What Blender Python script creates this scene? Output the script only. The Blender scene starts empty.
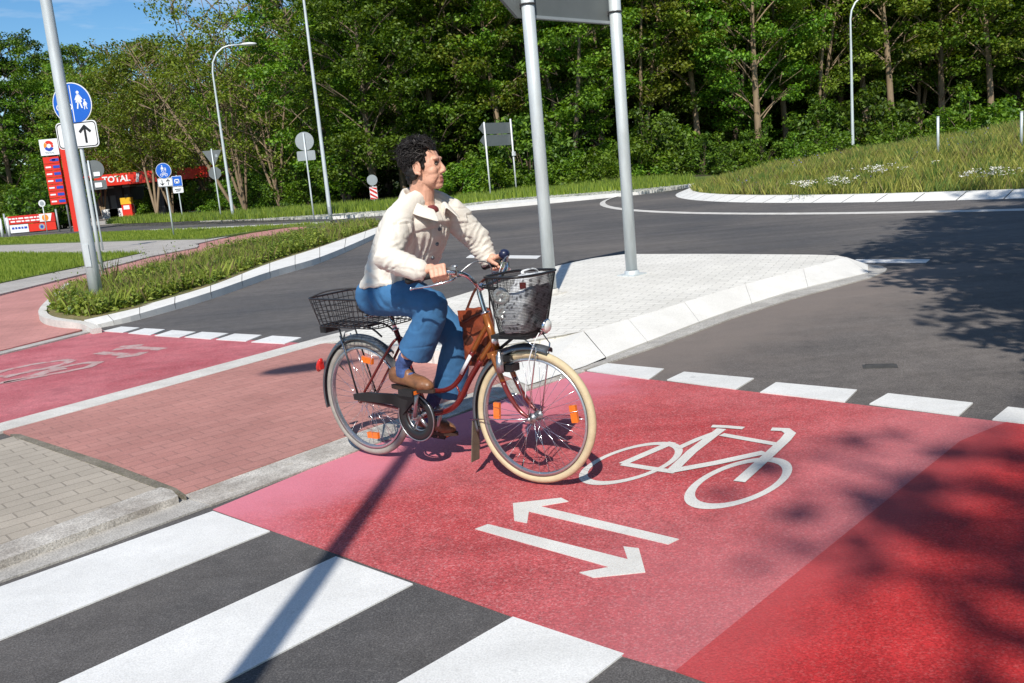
import bpy, bmesh, math, random
import numpy as np
from mathutils import Vector, Matrix, noise

rnd = random.Random(7)
R = math.radians
scene = bpy.context.scene
col = scene.collection

# ------------------------------------------------------------------ survey
# Camera data; gp() gives the real ground position (metres) of a surveyed point.
F_PX, ROLL, PITCH, EYE = 921.0, R(5.1), R(10.6), 1.55
cr, sr, ct, st = math.cos(ROLL), math.sin(ROLL), math.cos(PITCH), math.sin(PITCH)

def ray(x, y):
    u = (x - 512) / F_PX; v = (341.5 - y) / F_PX
    a = u * cr + v * sr; b = -u * sr + v * cr
    return (a, ct + b * st, -st + b * ct)

def gp(x, y, z=0.0):
    d = ray(x, y); t = (z - EYE) / d[2]
    return Vector((d[0] * t, d[1] * t, z))

def at(x, y, Y):
    d = ray(x, y); t = Y / d[1]
    return Vector((d[0] * t, Y, EYE + d[2] * t))

def gps(pts, z=0.0):
    return [gp(x, y, z) for x, y in pts]

# ------------------------------------------------------------------ materials
def newmat(name):
    m = bpy.data.materials.new(name); m.use_nodes = True
    nt = m.node_tree; nt.nodes.clear()
    out = nt.nodes.new('ShaderNodeOutputMaterial')
    b = nt.nodes.new('ShaderNodeBsdfPrincipled')
    nt.links.new(b.outputs[0], out.inputs[0])
    return m, nt, b, out

def N(nt, t, **kw):
    n = nt.nodes.new(t)
    for k, v in kw.items():
        if k.startswith('i_'):
            n.inputs[k[2:].replace('_', ' ')].default_value = v
        else:
            setattr(n, k, v)
    return n

def ramp(nt, stops):
    r = nt.nodes.new('ShaderNodeValToRGB')
    e = r.color_ramp.elements
    while len(e) < len(stops): e.new(0.5)
    for k, (p, c) in enumerate(stops):
        e[k].position = p
        e[k].color = (c[0], c[1], c[2], 1) if not isinstance(c, (int, float)) else (c, c, c, 1)
    return r

def noise_tex(nt, scale, detail=4, rough=.55, coord=None):
    n = N(nt, 'ShaderNodeTexNoise'); n.inputs['Scale'].default_value = scale
    n.inputs['Detail'].default_value = detail; n.inputs['Roughness'].default_value = rough
    if coord is not None: nt.links.new(coord, n.inputs['Vector'])
    return n

def mixc(nt, fac, a, b, mode='MIX'):
    m = N(nt, 'ShaderNodeMix', data_type='RGBA', blend_type=mode)
    def put(sock, v):
        if hasattr(v, 'links') or hasattr(v, 'is_linked'): nt.links.new(v, sock)
        elif isinstance(v, (int, float)): sock.default_value = v
        else: sock.default_value = (v[0], v[1], v[2], 1)
    put(m.inputs[0], fac); put(m.inputs[6], a); put(m.inputs[7], b)
    return m.outputs[2]

def bump(nt, b, h, strength, dist=.01):
    bp = N(nt, 'ShaderNodeBump'); bp.inputs['Strength'].default_value = strength
    bp.inputs['Distance'].default_value = dist
    nt.links.new(h, bp.inputs['Height']); nt.links.new(bp.outputs[0], b.inputs['Normal'])

def simple(name, c, rough=.55, metal=0., var=.12, scale=8., bmp=0., bscale=60., coat=0., spec=.5, stretch=None):
    m, nt, b, out = newmat(name)
    tc = N(nt, 'ShaderNodeTexCoord'); co = tc.outputs['Object']
    if stretch:
        mp = N(nt, 'ShaderNodeMapping'); mp.inputs['Scale'].default_value = stretch
        nt.links.new(co, mp.inputs[0]); co = mp.outputs[0]
    n = noise_tex(nt, scale, 5, .6, co)
    r = ramp(nt, [(.3, [v * (1 - var) for v in c]), (.7, [min(1, v * (1 + var)) for v in c])])
    nt.links.new(n.outputs[0], r.inputs[0]); nt.links.new(r.outputs[0], b.inputs['Base Color'])
    b.inputs['Roughness'].default_value = rough; b.inputs['Metallic'].default_value = metal
    b.inputs['Coat Weight'].default_value = coat
    b.inputs['Specular IOR Level'].default_value = spec
    if bmp:
        n2 = noise_tex(nt, bscale, 4, .6, co); bump(nt, b, n2.outputs[0], bmp, .01)
    return m

def leafmat(name, lo, hi, tr=.35, tint=.25):
    m, nt, b, out = newmat(name)
    g = N(nt, 'ShaderNodeNewGeometry'); oi = N(nt, 'ShaderNodeObjectInfo')
    r = ramp(nt, [(0, lo), (.55, [(a + c) / 2 for a, c in zip(lo, hi)]), (1, hi)])
    nt.links.new(g.outputs['Random Per Island'], r.inputs[0])
    hs = N(nt, 'ShaderNodeHueSaturation')
    mr = N(nt, 'ShaderNodeMapRange'); mr.inputs[3].default_value = 1 - tint; mr.inputs[4].default_value = 1 + tint
    nt.links.new(oi.outputs['Random'], mr.inputs[0]); nt.links.new(mr.outputs[0], hs.inputs['Value'])
    mh = N(nt, 'ShaderNodeMapRange'); mh.inputs[3].default_value = .485; mh.inputs[4].default_value = .512
    nt.links.new(oi.outputs['Random'], mh.inputs[0]); nt.links.new(mh.outputs[0], hs.inputs['Hue'])
    nt.links.new(r.outputs[0], hs.inputs['Color'])
    nt.links.new(hs.outputs[0], b.inputs['Base Color'])
    b.inputs['Roughness'].default_value = .5; b.inputs['Specular IOR Level'].default_value = .3
    t = N(nt, 'ShaderNodeBsdfTranslucent')
    hs2 = N(nt, 'ShaderNodeHueSaturation'); hs2.inputs['Saturation'].default_value = 1.1
    hs2.inputs['Value'].default_value = 1.2; hs2.inputs['Hue'].default_value = .49
    nt.links.new(hs.outputs[0], hs2.inputs['Color'])
    nt.links.new(hs2.outputs[0], t.inputs[0])
    mx = N(nt, 'ShaderNodeMixShader'); mx.inputs[0].default_value = tr
    nt.links.new(b.outputs[0], mx.inputs[1]); nt.links.new(t.outputs[0], mx.inputs[2])
    nt.links.new(mx.outputs[0], out.inputs[0])
    return m

def ground_mat(name, dark, light, speck, speck_amt=.5, patch_scale=.5, fine=140, rough=.85, bmp=.35, patch=(.35, .65), rot=None, stains=None, grain=.34, dust=None, streak=None):
    """coarse-grained surface: large patches, fine grain, scattered pale and dark stones"""
    m, nt, b, out = newmat(name)
    tc = N(nt, 'ShaderNodeTexCoord'); co = tc.outputs['Object']
    big = noise_tex(nt, patch_scale, 5, .6, co)
    r = ramp(nt, [(patch[0], dark), (patch[1], light)])
    nt.links.new(big.outputs[0], r.inputs[0])
    fn = noise_tex(nt, fine, 3, .7, co)
    fr = ramp(nt, [(.36, 1 - grain), (.5, 1.0), (.65, 1 + grain * .8)])
    nt.links.new(fn.outputs[0], fr.inputs[0])
    c1 = mixc(nt, 1.0, r.outputs[0], fr.outputs[0], 'MULTIPLY')
    vo = N(nt, 'ShaderNodeTexVoronoi'); vo.inputs['Scale'].default_value = fine * 1.35
    nt.links.new(co, vo.inputs['Vector'])
    vr = ramp(nt, [(.74, 0.0), (.97, speck_amt)])
    sep = N(nt, 'ShaderNodeSeparateColor'); nt.links.new(vo.outputs['Color'], sep.inputs[0])
    nt.links.new(sep.outputs[0], vr.inputs[0])
    c2 = mixc(nt, vr.outputs[0], c1, speck)
    if stains:
        sn = noise_tex(nt, stains[0], 4, .6, co)
        srp = ramp(nt, [(stains[1], 0.0), (stains[1] + .1, stains[3] if len(stains) > 3 else .6)])
        nt.links.new(sn.outputs[0], srp.inputs[0])
        c2 = mixc(nt, srp.outputs[0], c2, stains[2])
    mid = noise_tex(nt, 7, 6, .7, co); midr = ramp(nt, [(.3, 1 - grain * .45), (.7, 1 + grain * .4)]); nt.links.new(mid.outputs[0], midr.inputs[0])
    c2 = mixc(nt, 1.0, c2, midr.outputs[0], 'MULTIPLY')
    if streak:
        mp = N(nt, 'ShaderNodeMapping'); mp.inputs['Rotation'].default_value = (0, 0, streak[0]); mp.inputs['Scale'].default_value = (.10, 1.7, 1)
        nt.links.new(co, mp.inputs[0]); sn = noise_tex(nt, 1.6, 5, .6, mp.outputs[0])
        sr_ = ramp(nt, [(.35, 1 - streak[1]), (.65, 1 + streak[1])]); nt.links.new(sn.outputs[0], sr_.inputs[0]); c2 = mixc(nt, 1.0, c2, sr_.outputs[0], 'MULTIPLY')
    for dd in (dust or []):
        # pale dust swept against an edge of the surface: (point, outward normal, width, colour, amount)
        p_, n_, wd, colr, amt = dd
        ds = N(nt, 'ShaderNodeVectorMath', operation='SUBTRACT'); nt.links.new(co, ds.inputs[0]); ds.inputs[1].default_value = (p_[0], p_[1], 0)
        dp = N(nt, 'ShaderNodeVectorMath', operation='DOT_PRODUCT'); nt.links.new(ds.outputs[0], dp.inputs[0]); dp.inputs[1].default_value = (n_[0], n_[1], 0)
        wn = noise_tex(nt, 1.7, 5, .65, co); wm = N(nt, 'ShaderNodeMath', operation='MULTIPLY_ADD'); nt.links.new(wn.outputs[0], wm.inputs[0]); wm.inputs[1].default_value = wd * 1.1; wm.inputs[2].default_value = -wd * .55
        ad = N(nt, 'ShaderNodeMath', operation='ADD'); nt.links.new(dp.outputs['Value'], ad.inputs[0]); nt.links.new(wm.outputs[0], ad.inputs[1])
        mr = N(nt, 'ShaderNodeMapRange'); mr.interpolation_type = 'SMOOTHSTEP'; mr.inputs[1].default_value = -wd; mr.inputs[2].default_value = 0; mr.inputs[3].default_value = 0; mr.inputs[4].default_value = amt
        nt.links.new(ad.outputs[0], mr.inputs[0]); c2 = mixc(nt, mr.outputs[0], c2, colr)
    nt.links.new(c2, b.inputs['Base Color'])
    b.inputs['Roughness'].default_value = rough
    b.inputs['Specular IOR Level'].default_value = .25
    bump(nt, b, fn.outputs[0], bmp, .008)
    return m

def brick_mat(name, c1, c2, mortar, bw, bh, rotz, rough=.85, msize=.006, grime=.25, offset=.5):
    m, nt, b, out = newmat(name)
    tc = N(nt, 'ShaderNodeTexCoord')
    mp = N(nt, 'ShaderNodeMapping'); mp.inputs['Rotation'].default_value = (0, 0, rotz)
    nt.links.new(tc.outputs['Object'], mp.inputs[0])
    bt = N(nt, 'ShaderNodeTexBrick'); bt.offset = offset
    bt.inputs['Scale'].default_value = 1; bt.inputs['Brick Width'].default_value = bw
    bt.inputs['Row Height'].default_value = bh; bt.inputs['Mortar Size'].default_value = msize
    bt.inputs['Mortar Smooth'].default_value = .3
    bt.inputs['Color1'].default_value = (*c1, 1); bt.inputs['Color2'].default_value = (*c2, 1)
    bt.inputs['Mortar'].default_value = (*mortar, 1)
    nt.links.new(mp.outputs[0], bt.inputs['Vector'])
    n = noise_tex(nt, .9, 6, .65, tc.outputs['Object'])
    r = ramp(nt, [(.3, 1 - grime), (.7, 1 + grime * .6)]); nt.links.new(n.outputs[0], r.inputs[0])
    n2 = noise_tex(nt, 110, 3, .7, tc.outputs['Object'])
    r2 = ramp(nt, [(.35, .87), (.65, 1.12)]); nt.links.new(n2.outputs[0], r2.inputs[0])
    a = mixc(nt, 1.0, bt.outputs[0], r.outputs[0], 'MULTIPLY')
    a = mixc(nt, 1.0, a, r2.outputs[0], 'MULTIPLY')
    nt.links.new(a, b.inputs['Base Color'])
    b.inputs['Roughness'].default_value = rough; b.inputs['Specular IOR Level'].default_value = .25
    inv = N(nt, 'ShaderNodeMath', operation='SUBTRACT'); inv.inputs[0].default_value = 1
    nt.links.new(bt.outputs['Fac'], inv.inputs[1])
    bump(nt, b, inv.outputs[0], .5, .006)
    return m

M = {}
M['asphalt'] = ground_mat('asphalt', (.080, .077, .077), (.150, .134, .120), (.20, .19, .18), .5, .17, 150, .8, .4, stains=(1.1, .68, (.05, .05, .053), .45), grain=.42, streak=(R(-62), .13), patch=(.38, .66))
M['asphalt_worn'] = ground_mat('asphalt_worn', (.10, .088, .080), (.15, .128, .115), (.26, .24, .22), .4, 1.2, 150, .85, .35)
_a, _b = gp(213, 510), gp(585, 372); _d = (_b - _a).normalized(); _n = (-_d.y, _d.x)
_f = gp(676, 672); _g = (gp(960, 442) - _f).normalized(); _m = (_g.y, -_g.x)
_k0, _k1 = gp(606, 362), gp(870, 278); _kd = (_k1 - _k0).normalized(); _kn = (-_kd.y, _kd.x)
M['asphalt_entry'] = ground_mat('asphalt_entry_lane', (.098, .090, .086), (.158, .138, .124), (.25, .23, .21), .55, .35, 150, .85, .4, stains=(1.6, .68, (.07, .066, .064), .5), grain=.44, streak=(R(-62), .12),
                                dust=[(_k0, _kn, 1.6, (.22, .182, .158), .75)])
M['red'] = ground_mat('red_surfacing', (.40, .052, .055), (.49, .115, .12), (.66, .30, .30), .45, .75, 108, .75, .5, stains=(6.5, .66, (.17, .05, .055), .5), grain=.38, streak=(R(-62), .10),
                      dust=[(_a, _n, .95, (.66, .22, .28), .85), (_f, _m, 1.0, (.54, .21, .23), .42)])
M['red_pale'] = ground_mat('red_surfacing_dusty', (.52, .13, .17), (.62, .20, .25), (.7, .38, .42), .45, .9, 120, .8, .4, stains=(3.0, .62, (.42, .08, .10), .5))
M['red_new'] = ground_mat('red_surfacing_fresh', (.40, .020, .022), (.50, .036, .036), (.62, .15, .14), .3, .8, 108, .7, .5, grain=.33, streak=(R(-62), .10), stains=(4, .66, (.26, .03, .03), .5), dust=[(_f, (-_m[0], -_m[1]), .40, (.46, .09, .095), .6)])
M['red_far'] = ground_mat('red_surfacing_far', (.38, .085, .10), (.50, .155, .17), (.62, .3, .3), .5, 1.1, 110, .8, .35, stains=(2.2, .58, (.33, .095, .11), .6), streak=(R(-62), .1))
M['brick_red'] = brick_mat('red_pavers', (.41, .19, .162), (.455, .22, .188), (.35, .175, .15), .20, .10, R(-41), grime=.22)
M['brick_far'] = brick_mat('red_pavers_far', (.46, .215, .19), (.51, .24, .21), (.40, .20, .17), .20, .10, R(-20), grime=.22)
M['paver_grey'] = brick_mat('grey_pavers', (.37, .325, .265), (.41, .36, .295), (.27, .235, .19), .22, .11, R(-41), grime=.2, msize=.005)
M['paver_light'] = brick_mat('light_pavers', (.70, .675, .61), (.76, .735, .67), (.52, .50, .45), .22, .11, R(24), grime=.14, msize=.007)
M['paver_foot'] = brick_mat('footway_pavers', (.40, .37, .335), (.44, .41, .37), (.3, .28, .25), .22, .11, R(10), grime=.16)
M['kerb'] = ground_mat('kerb_concrete', (.52, .495, .45), (.64, .615, .565), (.38, .36, .33), .35, 2.5, 120, .85, .2, grain=.18)
M['kerb_white'] = ground_mat('kerb_white_concrete', (.67, .655, .61), (.75, .735, .69), (.54, .52, .48), .3, 1.6, 120, .85, .15, grain=.10)
M['kerb_old'] = ground_mat('kerb_old_granite', (.36, .325, .285), (.54, .51, .46), (.24, .22, .19), .5, 3.5, 110, .9, .5, stains=(5, .6, (.30, .26, .2), .6))
M['gutter'] = ground_mat('gutter_concrete', (.36, .34, .31), (.47, .45, .41), (.28, .26, .24), .4, 2.2, 110, .9, .3)
M['joint'] = ground_mat('joint_sand', (.16, .14, .11), (.24, .21, .17), (.10, .12, .04), .5, 6, 120, .95, .4)
M['paint'] = ground_mat('road_paint', (.66, .655, .63), (.75, .745, .72), (.52, .51, .49), .3, 1.2, 140, .6, .25, stains=(8.5, .66, (.30, .295, .29), .6), grain=.12, streak=(R(-62), .06))
M['paint_mark'] = ground_mat('marking_paint', (.60, .585, .545), (.70, .685, .64), (.50, .42, .38), .35, 2.2, 140, .65, .3, stains=(6, .66, (.52, .40, .37), .45), grain=.12)
M['paint_worn'] = ground_mat('road_paint_worn', (.50, .47, .42), (.62, .59, .53), (.40, .24, .22), .6, 4, 120, .7, .35, stains=(9, .6, (.42, .24, .23), .5))
M['paint_faint'] = ground_mat('road_paint_faint', (.42, .30, .28), (.52, .38, .36), (.4, .17, .17), .7, 5, 110, .8, .3, stains=(7, .52, (.42, .13, .14), .8))
M['grass_soil'] = ground_mat('grass_ground', (.075, .115, .022), (.13, .165, .04), (.2, .19, .08), .4, .8, 30, .95, .6)
M['dry_soil'] = ground_mat('dry_soil', (.15, .125, .055), (.24, .20, .09), (.3, .27, .15), .4, 2.2, 40, .95, .6, stains=(3, .5, (.10, .13, .035), .7))
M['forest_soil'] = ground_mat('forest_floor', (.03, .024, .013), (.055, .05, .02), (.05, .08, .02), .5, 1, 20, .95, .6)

M['galv'] = simple('galvanised_steel', (.58, .625, .63), .5, .25, .14, 10, .05, 40, stretch=(1, 1, .2))
M['galv_dark'] = simple('weathered_steel', (.055, .055, .055), .85, 0, .3, 16, .2, 60)
M['sign_back'] = simple('sign_back_grey', (.135, .15, .15), .6, .1, .08, 3)
M['sign_back_pale'] = simple('sign_back_pale', (.32, .35, .36), .5, .2, .08, 3)
M['sign_blue'] = simple('sign_blue', (.012, .115, .52), .35, 0, .05, 5)
M['sign_white'] = simple('sign_white', (.78, .79, .79), .4, 0, .04, 5)
M['sign_black'] = simple('sign_black', (.012, .012, .013), .45, 0, .05, 5)
M['sign_red'] = simple('sign_red', (.56, .02, .015), .4, 0, .05, 5)
M['sign_yellow'] = simple('sign_yellow', (.75, .42, .02), .4, 0, .05, 5)
M['station_red'] = simple('station_red', (.66, .028, .012), .4, 0, .05, 2)
M['station_dark'] = simple('station_dark', (.03, .03, .034), .5, 0, .2, 2)
M['logo_blue'] = simple('logo_blue', (.02, .06, .40), .4)
M['logo_orange'] = simple('logo_orange', (.75, .25, .03), .4)
M['lamp_white'] = simple('lamp_white', (.70, .71, .72), .4)
M['bark'] = simple('bark', (.155, .115, .078), .9, 0, .35, 5, .8, 14, stretch=(1, 1, .25))
M['bark_pale'] = simple('bark_pale', (.25, .18, .11), .9, 0, .3, 4, .7, 14, stretch=(1, 1, .25))
M['leaf_mid'] = leafmat('leaves_mid_green', (.040, .100, .010), (.185, .310, .030))
M['leaf_bright'] = leafmat('leaves_bright_green', (.060, .140, .012), (.225, .370, .032))
M['leaf_olive'] = leafmat('leaves_olive', (.085, .130, .014), (.27, .345, .040), tr=.4)
M['leaf_dark'] = leafmat('leaves_dark', (.024, .062, .009), (.105, .19, .022), tr=.25)
M['weed'] = leafmat('weed_leaves', (.14, .215, .030), (.38, .45, .085), tint=0)
M['weed_dark'] = leafmat('weed_leaves_dark', (.08, .15, .026), (.22, .32, .055), tint=0)
M['weed_dry'] = leafmat('dry_stems', (.16, .13, .05), (.30, .25, .11), tint=0)
M['blade'] = leafmat('grass_blades', (.13, .21, .022), (.33, .40, .06), tint=0)
M['meadow'] = leafmat('meadow_blades', (.21, .235, .036), (.50, .465, .125), tint=0)
M['meadow_lo'] = leafmat('meadow_leaves', (.09, .16, .03), (.24, .30, .07), tint=0)
M['petal'] = simple('white_petals', (.75, .73, .62), .7)
M['petal_blue'] = simple('blue_petals', (.16, .14, .34), .7)

M['frame_red'] = simple('bicycle_paint_dark_red', (.15, .014, .011), .25, .2, .2, 6, coat=.6)
M['frame_gold'] = simple('bicycle_paint_gold', (.30, .095, .018), .28, .35, .12, 6, coat=.6)
M['chrome'] = simple('chrome', (.72, .73, .75), .16, 1., .05, 5)
M['steel'] = simple('brushed_steel', (.42, .43, .44), .35, .9, .12, 20)
M['rim'] = simple('aluminium_rim', (.55, .56, .58), .3, .85, .08, 20)
M['tyre_cream'] = simple('cream_tyre', (.56, .46, .285), .75, 0, .10, 18, .15, 90)
M['tyre_grey'] = simple('grey_tyre', (.30, .28, .245), .8, 0, .15, 18, .2, 90)
M['black_plastic'] = simple('black_plastic', (.016, .016, .017), .38, 0, .15, 10)
M['black_matt'] = simple('black_rubber', (.014, .014, .014), .7, 0, .15, 10)
M['fender'] = simple('mudguard_steel', (.17, .19, .21), .3, .7, .2, 8)
M['flap'] = simple('mud_flap', (.15, .125, .085), .8, 0, .25, 14)
M['orange_refl'] = simple('orange_reflector', (.78, .17, .015), .25, 0, .12, 60, coat=.5)
M['red_refl'] = simple('red_reflector', (.55, .02, .015), .2, 0, .05, 60, coat=.5)
M['grip_blue'] = simple('dark_blue_grip', (.012, .016, .05), .35, 0, .1, 10, coat=.4)
M['leather'] = simple('brown_leather', (.215, .046, .018), .42, 0, .55, 13, .35, 45)
M['leather_dark'] = simple('dark_leather', (.075, .022, .012), .45, 0, .3, 14, .3, 45)
M['shoe'] = simple('shoe_leather', (.20, .088, .040), .4, 0, .35, 26, .15, 80)
M['sole'] = simple('shoe_sole', (.035, .018, .011), .6, 0, .2, 30)
M['denim'] = simple('blue_trousers', (.036, .135, .285), .85, 0, .16, 9, .25, 240)
M['sock'] = simple('blue_sock', (.04, .075, .20), .9, 0, .35, 60, .2, 300)
M['jacket'] = simple('cream_jacket', (.72, .665, .58), .85, 0, .04, 7, .22, 70)
M['jacket_in'] = simple('jacket_lining', (.17, .03, .03), .8)
M['skin'] = simple('skin', (.68, .36, .245), .5, 0, .13, 22, .18, 160)
M['lip'] = simple('lips', (.46, .165, .125), .5, 0, .1, 40)
M['hair'] = simple('dark_hair', (.014, .011, .010), .6, 0, .5, 30, 0, 120, spec=.3)
M['hair_grey'] = simple('greying_hair', (.085, .075, .068), .42, 0, .4, 30)
M['eye_white_shaded'] = simple('eye_white_shaded', (.20, .17, .15), .3)  # white of the eye painted dark, socket shade put into its colour
M['lens'] = simple('lamp_glass', (.78, .78, .74), .12, .3, .05, 20)

def fabric_print(name):
    m, nt, b, out = newmat(name)
    tc = N(nt, 'ShaderNodeTexCoord')
    mp = N(nt, 'ShaderNodeMapping'); mp.inputs['Rotation'].default_value = (.4, .9, .5); mp.inputs['Scale'].default_value = (1, .5, 1)
    nt.links.new(tc.outputs['Object'], mp.inputs[0])
    n0 = noise_tex(nt, 9, 2, .5, mp.outputs[0])
    vm = N(nt, 'ShaderNodeVectorMath', operation='MULTIPLY_ADD')
    vm.inputs[1].default_value = (.05, .05, .05); nt.links.new(n0.outputs['Color'], vm.inputs[0]); nt.links.new(mp.outputs[0], vm.inputs[2])
    v = N(nt, 'ShaderNodeTexVoronoi'); v.inputs['Scale'].default_value = 44
    nt.links.new(vm.outputs[0], v.inputs['Vector'])
    r = ramp(nt, [(.26, (.17, .17, .18)), (.40, (.60, .61, .62)), (.8, (.72, .73, .74))]); nt.links.new(v.outputs['Distance'], r.inputs[0])
    nt.links.new(r.outputs[0], b.inputs['Base Color']); b.inputs['Roughness'].default_value = .8
    return m
M['print'] = fabric_print('grey_leaf_print')

# ------------------------------------------------------------------ mesh builder
def frame_of(d, hint=None):
    d = Vector(d).normalized()
    h = Vector(hint) if hint is not None else (Vector((0, 0, 1)) if abs(d.z) < .95 else Vector((1, 0, 0)))
    u = h - d * h.dot(d)
    if u.length < 1e-6: u = Vector((0, 1, 0)) - d * d.y
    u.normalize(); v = d.cross(u)
    return d, u, v

def smooth_path(pts, n=6, closed=False):
    P = [Vector(p) for p in pts]; out = []; L = len(P)
    rng = range(L) if closed else range(L - 1)
    for i in rng:
        if closed: a, b, c, d = P[i - 1], P[i], P[(i + 1) % L], P[(i + 2) % L]
        else: a, b, c, d = P[max(i - 1, 0)], P[i], P[i + 1], P[min(i + 2, L - 1)]
        for k in range(n):
            t = k / n
            out.append(.5 * ((2 * b) + (c - a) * t + (2 * a - 5 * b + 4 * c - d) * t * t + (3 * b - a - 3 * c + d) * t ** 3))
    if not closed: out.append(P[-1])
    return out

class MB:
    def __init__(s): s.v = []; s.f = []; s.mi = []; s.sm = []
    def add(s, vs, fs, mi=0, smooth=True):
        o = len(s.v); s.v += [tuple(v) for v in vs]
        for f in fs:
            s.f.append([o + i for i in f]); s.mi.append(mi); s.sm.append(smooth)
        return s
    def box(s, c, size, rot=None, mi=0, taper=1.):
        c = Vector(c); hx, hy, hz = [k / 2 for k in size]; vs = []
        for z in (-1, 1):
            t = taper if z > 0 else 1
            for x, y in ((-1, -1), (1, -1), (1, 1), (-1, 1)):
                p = Vector((x * hx * t, y * hy * t, z * hz)); vs.append(c + (rot @ p if rot is not None else p))
        return s.add(vs, [(3, 2, 1, 0), (4, 5, 6, 7), (0, 1, 5, 4), (1, 2, 6, 5), (2, 3, 7, 6), (3, 0, 4, 7)], mi, False)
    def tube(s, pts, r, n=10, mi=0, caps=True, closed=False, flat=1., hint=None):
        P = [Vector(p) for p in pts]; L = len(P)
        rs = list(r) if hasattr(r, '__len__') else [r] * L
        if len(rs) != L: rs = list(np.interp(np.linspace(0, 1, L), np.linspace(0, 1, len(rs)), rs))
        vs = []; u = None
        for i in range(L):
            if closed: d = P[(i + 1) % L] - P[i - 1]
            else: d = P[min(i + 1, L - 1)] - P[max(i - 1, 0)]
            if u is None: d, u, v = frame_of(d, hint)
            else: d, u, v = frame_of(d, u)
            for k in range(n):
                a = 2 * math.pi * k / n
                vs.append(P[i] + u * math.cos(a) * rs[i] + v * math.sin(a) * rs[i] * flat)
        fs = []
        for i in range(L if closed else L - 1):
            j = (i + 1) % L
            for k in range(n):
                q = (k + 1) % n
                fs.append((i * n + k, i * n + q, j * n + q, j * n + k))
        if caps and not closed:
            fs.append(tuple(reversed(range(n)))); fs.append(tuple((L - 1) * n + k for k in range(n)))
        return s.add(vs, fs, mi)
    def ell(s, c, rad, rot=None, nu=16, nv=10, mi=0):
        c = Vector(c); vs = []; fs = []
        if not hasattr(rad, '__len__'): rad = (rad,) * 3
        for j in range(1, nv):
            th = math.pi * j / nv
            for i in range(nu):
                a = 2 * math.pi * i / nu
                p = Vector((rad[0] * math.sin(th) * math.cos(a), rad[1] * math.sin(th) * math.sin(a), rad[2] * math.cos(th)))
                vs.append(c + (rot @ p if rot is not None else p))
        for z in (1, -1):
            p = Vector((0, 0, rad[2] * z)); vs.append(c + (rot @ p if rot is not None else p))
        t, b = len(vs) - 2, len(vs) - 1
        for j in range(nv - 2):
            for i in range(nu):
                q = (i + 1) % nu
                fs.append((j * nu + i, (j + 1) * nu + i, (j + 1) * nu + q, j * nu + q))
        for i in range(nu):
            q = (i + 1) % nu
            fs.append((t, i, q)); fs.append((b, (nv - 2) * nu + q, (nv - 2) * nu + i))
        return s.add(vs, fs, mi)
    def limb(s, pts, rs, n=14, mi=0, flat=1., hint=None, cap=True):
        s.tube(pts, rs, n, mi, True, False, flat, hint)
        if cap:
            s.ell(pts[0], rs[0], mi=mi); s.ell(pts[-1], rs[-1], mi=mi)
        return s
    def ring(s, c, rad, r, axis, n=64, m=10, mi=0, a0=0., a1=2 * math.pi, flat=1.):
        d, u, v = frame_of(axis, (1, 0, 0) if abs(Vector(axis).normalized().x) < .9 else (0, 0, 1))
        c = Vector(c); full = abs(a1 - a0 - 2 * math.pi) < 1e-6
        pts = [c + (u * math.cos(a0 + (a1 - a0) * k / n) + v * math.sin(a0 + (a1 - a0) * k / n)) * rad for k in range(n if full else n + 1)]
        vs = []
        for i, p in enumerate(pts):
            o = (p - c).normalized()
            for k in range(m):
                a = 2 * math.pi * k / m
                vs.append(p + o * math.cos(a) * r + d * math.sin(a) * r * flat)
        fs = []; L = len(pts)
        for i in range(L if full else L - 1):
            j = (i + 1) % L
            for k in range(m):
                q = (k + 1) % m; fs.append((i * m + k, i * m + q, j * m + q, j * m + k))
        if not full:
            fs.append(tuple(range(m))); fs.append(tuple(reversed([(L - 1) * m + k for k in range(m)])))
        return s.add(vs, fs, mi)
    def lathe(s, prof, c, axis=(0, 0, 1), n=24, mi=0):
        d, u, v = frame_of(axis); c = Vector(c); vs = []; fs = []
        for (r, z) in prof:
            for k in range(n):
                a = 2 * math.pi * k / n
                vs.append(c + d * z + (u * math.cos(a) + v * math.sin(a)) * max(r, 1e-4))
        for i in range(len(prof) - 1):
            for k in range(n):
                q = (k + 1) % n; fs.append((i * n + k, i * n + q, (i + 1) * n + q, (i + 1) * n + k))
        return s.add(vs, fs, mi)
    def prism(s, outl, o, u, v, thick, mi=0, bevel=0):
        """outline (2D) in plane o,u,v, thickness along u x v (from 0 to thick)"""
        o, u, v = Vector(o), Vector(u).normalized(), Vector(v).normalized(); n = u.cross(v)
        k = len(outl)
        vs = [o + u * a + v * b for a, b in outl] + [o + u * a + v * b + n * thick for a, b in outl]
        fs = [tuple(reversed(range(k))), tuple(range(k, 2 * k))]
        for i in range(k):
            j = (i + 1) % k; fs.append((i, j, k + j, k + i))
        return s.add(vs, fs, mi, False)
    def slab(s, pts, zt, zb, mi=0):
        """polygon (ground points) extruded from zb to zt"""
        k = len(pts)
        A = sum(pts[i][0] * pts[(i + 1) % k][1] - pts[(i + 1) % k][0] * pts[i][1] for i in range(k))
        if A < 0: pts = list(reversed(pts))
        vs = [(p[0], p[1], zb) for p in pts] + [(p[0], p[1], zt) for p in pts]
        fs = [tuple(reversed(range(k))), tuple(range(k, 2 * k))]
        for i in range(k):
            j = (i + 1) % k; fs.append((i, j, k + j, k + i))
        return s.add(vs, fs, mi, False)
    def mesh(s, name, mats):
        me = bpy.data.meshes.new(name); me.from_pydata(s.v, [], s.f)
        for m in mats: me.materials.append(M[m] if isinstance(m, str) else m)
        me.polygons.foreach_set('material_index', s.mi); me.polygons.foreach_set('use_smooth', s.sm)
        me.update(); return me
    def build(s, name, mats, parent=None):
        if isinstance(mats, str): mats = [mats]
        return link(name, s.mesh(name, mats), parent)

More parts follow.
